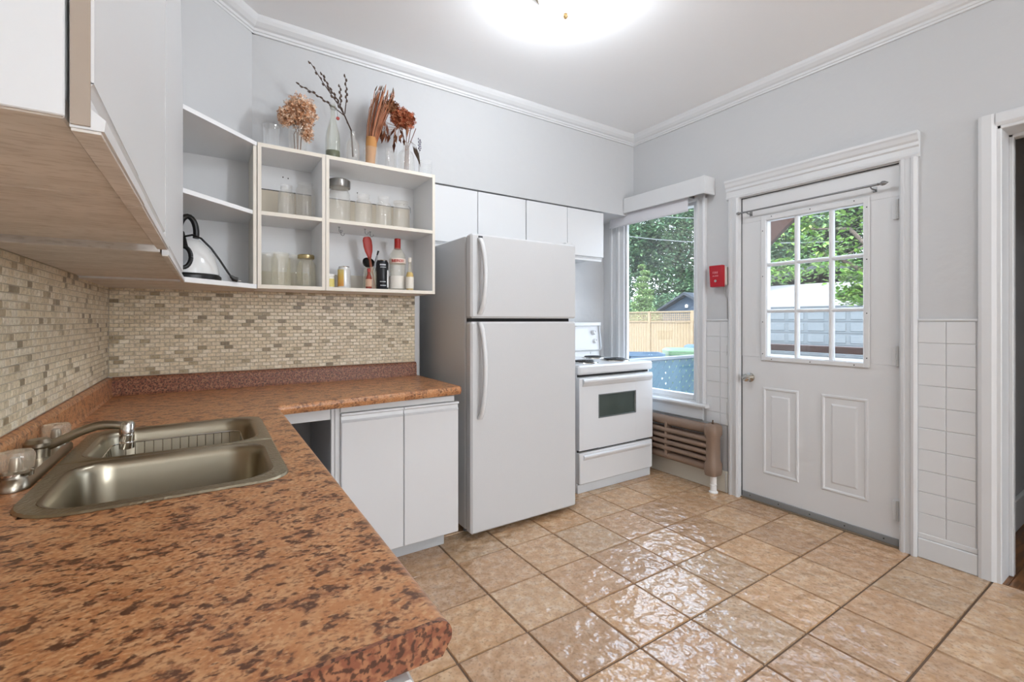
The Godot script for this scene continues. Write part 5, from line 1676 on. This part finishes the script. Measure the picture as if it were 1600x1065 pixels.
	# trees
	var g1 := [Color("86b585"), Color("70a67c"), Color("9dca93"), Color("60946c"), Color("b4d8a4")]
	var g2 := [Color("c4e894"), Color("b2dc84"), Color("d6f2ae"), Color("9ecf78")]
	var g3 := [Color("8cc63f"), Color("79b534"), Color("a3d655"), Color("5f9a30"), Color("b5e06a")]
	var g4 := [Color("3f6b34"), Color("4c7a3c"), Color("35592d"), Color("5b8a48")]
	t = thing("conifer", V(17.0, gy, -14.6), "light green conical evergreen rising behind the fence", "tree", "")
	part(t, "trunk", B.new().tube([V(0, 0, 0), V(0, 4.6, 0)], [0.12, 0.02], 8), M.bark)
	var bl := []
	for i in 12:
		var k := i / 11.0
		bl.append([V(0.1 * sin(i * 2.0), 0.7 + 3.9 * k, 0.1 * cos(i * 2.0)), V(1.05, 0.42, 1.05) * (1.0 - 0.86 * k)])
	cloud(t, "foliage", leaves(12000, bl, 0.13, g2, 20), M.leaf)
	tree("broadleaf_tree", V(26.0, gy, -19.0), "big leafy tree filling the middle of the window view", [V(0, 0, 0), V(0.2, 3, 0.1), V(0.1, 6, -0.2), V(0.3, 9, 0)], 0.4, [[V(0, 5.2, 0), V(3.4, 2.4, 3.4)], [V(-1, 8.4, 2), V(3.2, 2.2, 3.0)], [V(0.5, 11.2, -1.0), V(3.2, 2.4, 3.2)], [V(-0.5, 7.2, -3.2), V(2.6, 2.4, 2.6)], [V(0, 3.4, 2.4), V(2.4, 1.6, 2.4)]], 34000, 0.30, g1, 21)
	tree("broadleaf_tree", V(22.0, gy, -22.5), "leafy tree at the left edge of the window view", [V(0, 0, 0), V(0, 3, 0), V(0.2, 7, 0)], 0.35, [[V(0, 4.2, 0), V(2.8, 2.6, 2.8)], [V(0.5, 7.6, 0.8), V(2.8, 2.6, 2.8)], [V(0, 10.5, 0.2), V(2.6, 2.2, 2.6)]], 22000, 0.28, g1, 22)
	tree("broadleaf_tree", V(27.0, gy, -13.2), "leafy tree standing behind the shed", [V(0, 0, 0), V(0, 3.5, 0), V(0.2, 8, 0)], 0.38, [[V(0, 4.6, 0), V(3.0, 2.4, 3.0)], [V(-0.5, 8.0, 0.8), V(3.2, 2.6, 3.0)], [V(0, 11.0, -0.5), V(2.8, 2.2, 2.8)]], 24000, 0.30, g1, 23)
	tree("maple_tree", V(9.4, gy, -0.6), "bright green maple whose branches hang in front of the garage", [V(0, 0, 0), V(0.1, 2.0, 0.0), V(-0.1, 3.4, -0.4)], 0.2, [[V(-0.2, 3.0, -1.6), V(1.1, 0.55, 1.1)], [V(0.0, 3.9, -2.2), V(1.3, 0.6, 1.3)], [V(0.2, 2.55, -0.9), V(0.8, 0.45, 0.7)], [V(0.3, 4.5, -0.9), V(1.3, 0.7, 1.3)], [V(0, 2.9, -3.1), V(0.9, 0.35, 0.8)], [V(0.0, 2.2, -1.2), V(0.5, 0.25, 0.4)]], 3000, 0.14, g3, 24)
	tree("broadleaf_tree", V(32.0, gy, -12.0), "dark green tree behind the garage at the left of the door glass", [V(0, 0, 0), V(0, 4, 0), V(0.2, 8, 0)], 0.4, [[V(0, 5, 0), V(3.6, 3, 3.6)], [V(0, 9, 0.8), V(3.6, 3, 3.6)]], 22000, 0.34, g4, 25)
	tree("broadleaf_tree", V(31.5, gy, -4.5), "dark green tree behind the garage at the right of the door glass", [V(0, 0, 0), V(0, 4, 0), V(0.2, 8, 0)], 0.4, [[V(0, 5, 0), V(3.8, 3, 3.6)], [V(0, 9, -0.8), V(3.8, 3, 3.6)]], 22000, 0.34, g4, 26)
	# shrubs filling the foot of the trees behind the fence
	for k in 4:
		var q: Array = [[19.5, -18.5, "rounded shrub behind the left part of the fence, left of the conifer"], [22.5, -17.0, "rounded shrub behind the fence, between conifer and shed"], [25.5, -20.5, "rounded shrub below the big leafy tree"], [27.0, -15.8, "rounded shrub beside the shed roof"]][k]
		var h: float = [2.6, 3.0, 3.6, 3.4][k]
		var t2 := thing("shrub", V(q[0], gy, q[1]), q[2], "shrub", "shrubs behind the fence")
		part(t2, "stem", B.new().tube([V(0, 0, 0), V(0.05, h * 0.6, 0)], [0.07, 0.03], 8), M.bark)
		cloud(t2, "foliage", leaves(9000, [[V(0, h * 0.45, 0), V(1.9, h * 0.5, 1.9)], [V(0.4, h * 0.8, -0.5), V(1.4, h * 0.35, 1.4)]], 0.2, g1, 40 + k), M.leaf)
	# overhead wires
	for k in 3:
		var y := [7.0, 6.2, 5.2][k] as float
		var w := thing("power_line", V(16, y, -12 + k), ["highest of the three overhead wires crossing the tree tops", "middle overhead wire crossing the tree tops", "lowest overhead wire crossing the tree tops"][k], "wire", "")
		var path := []
		for i in 13:
			var q := i / 12.0
			path.append(V(lerpf(9.0, 17.0, q), y + 1.2 - 2.2 * q - 0.6 * sin(PI * q), lerpf(-16.0, -5.0, q)) - w.position)
		part(w, "wire", B.new().tube(path, 0.014, 5), hexm("727677", 0.6))
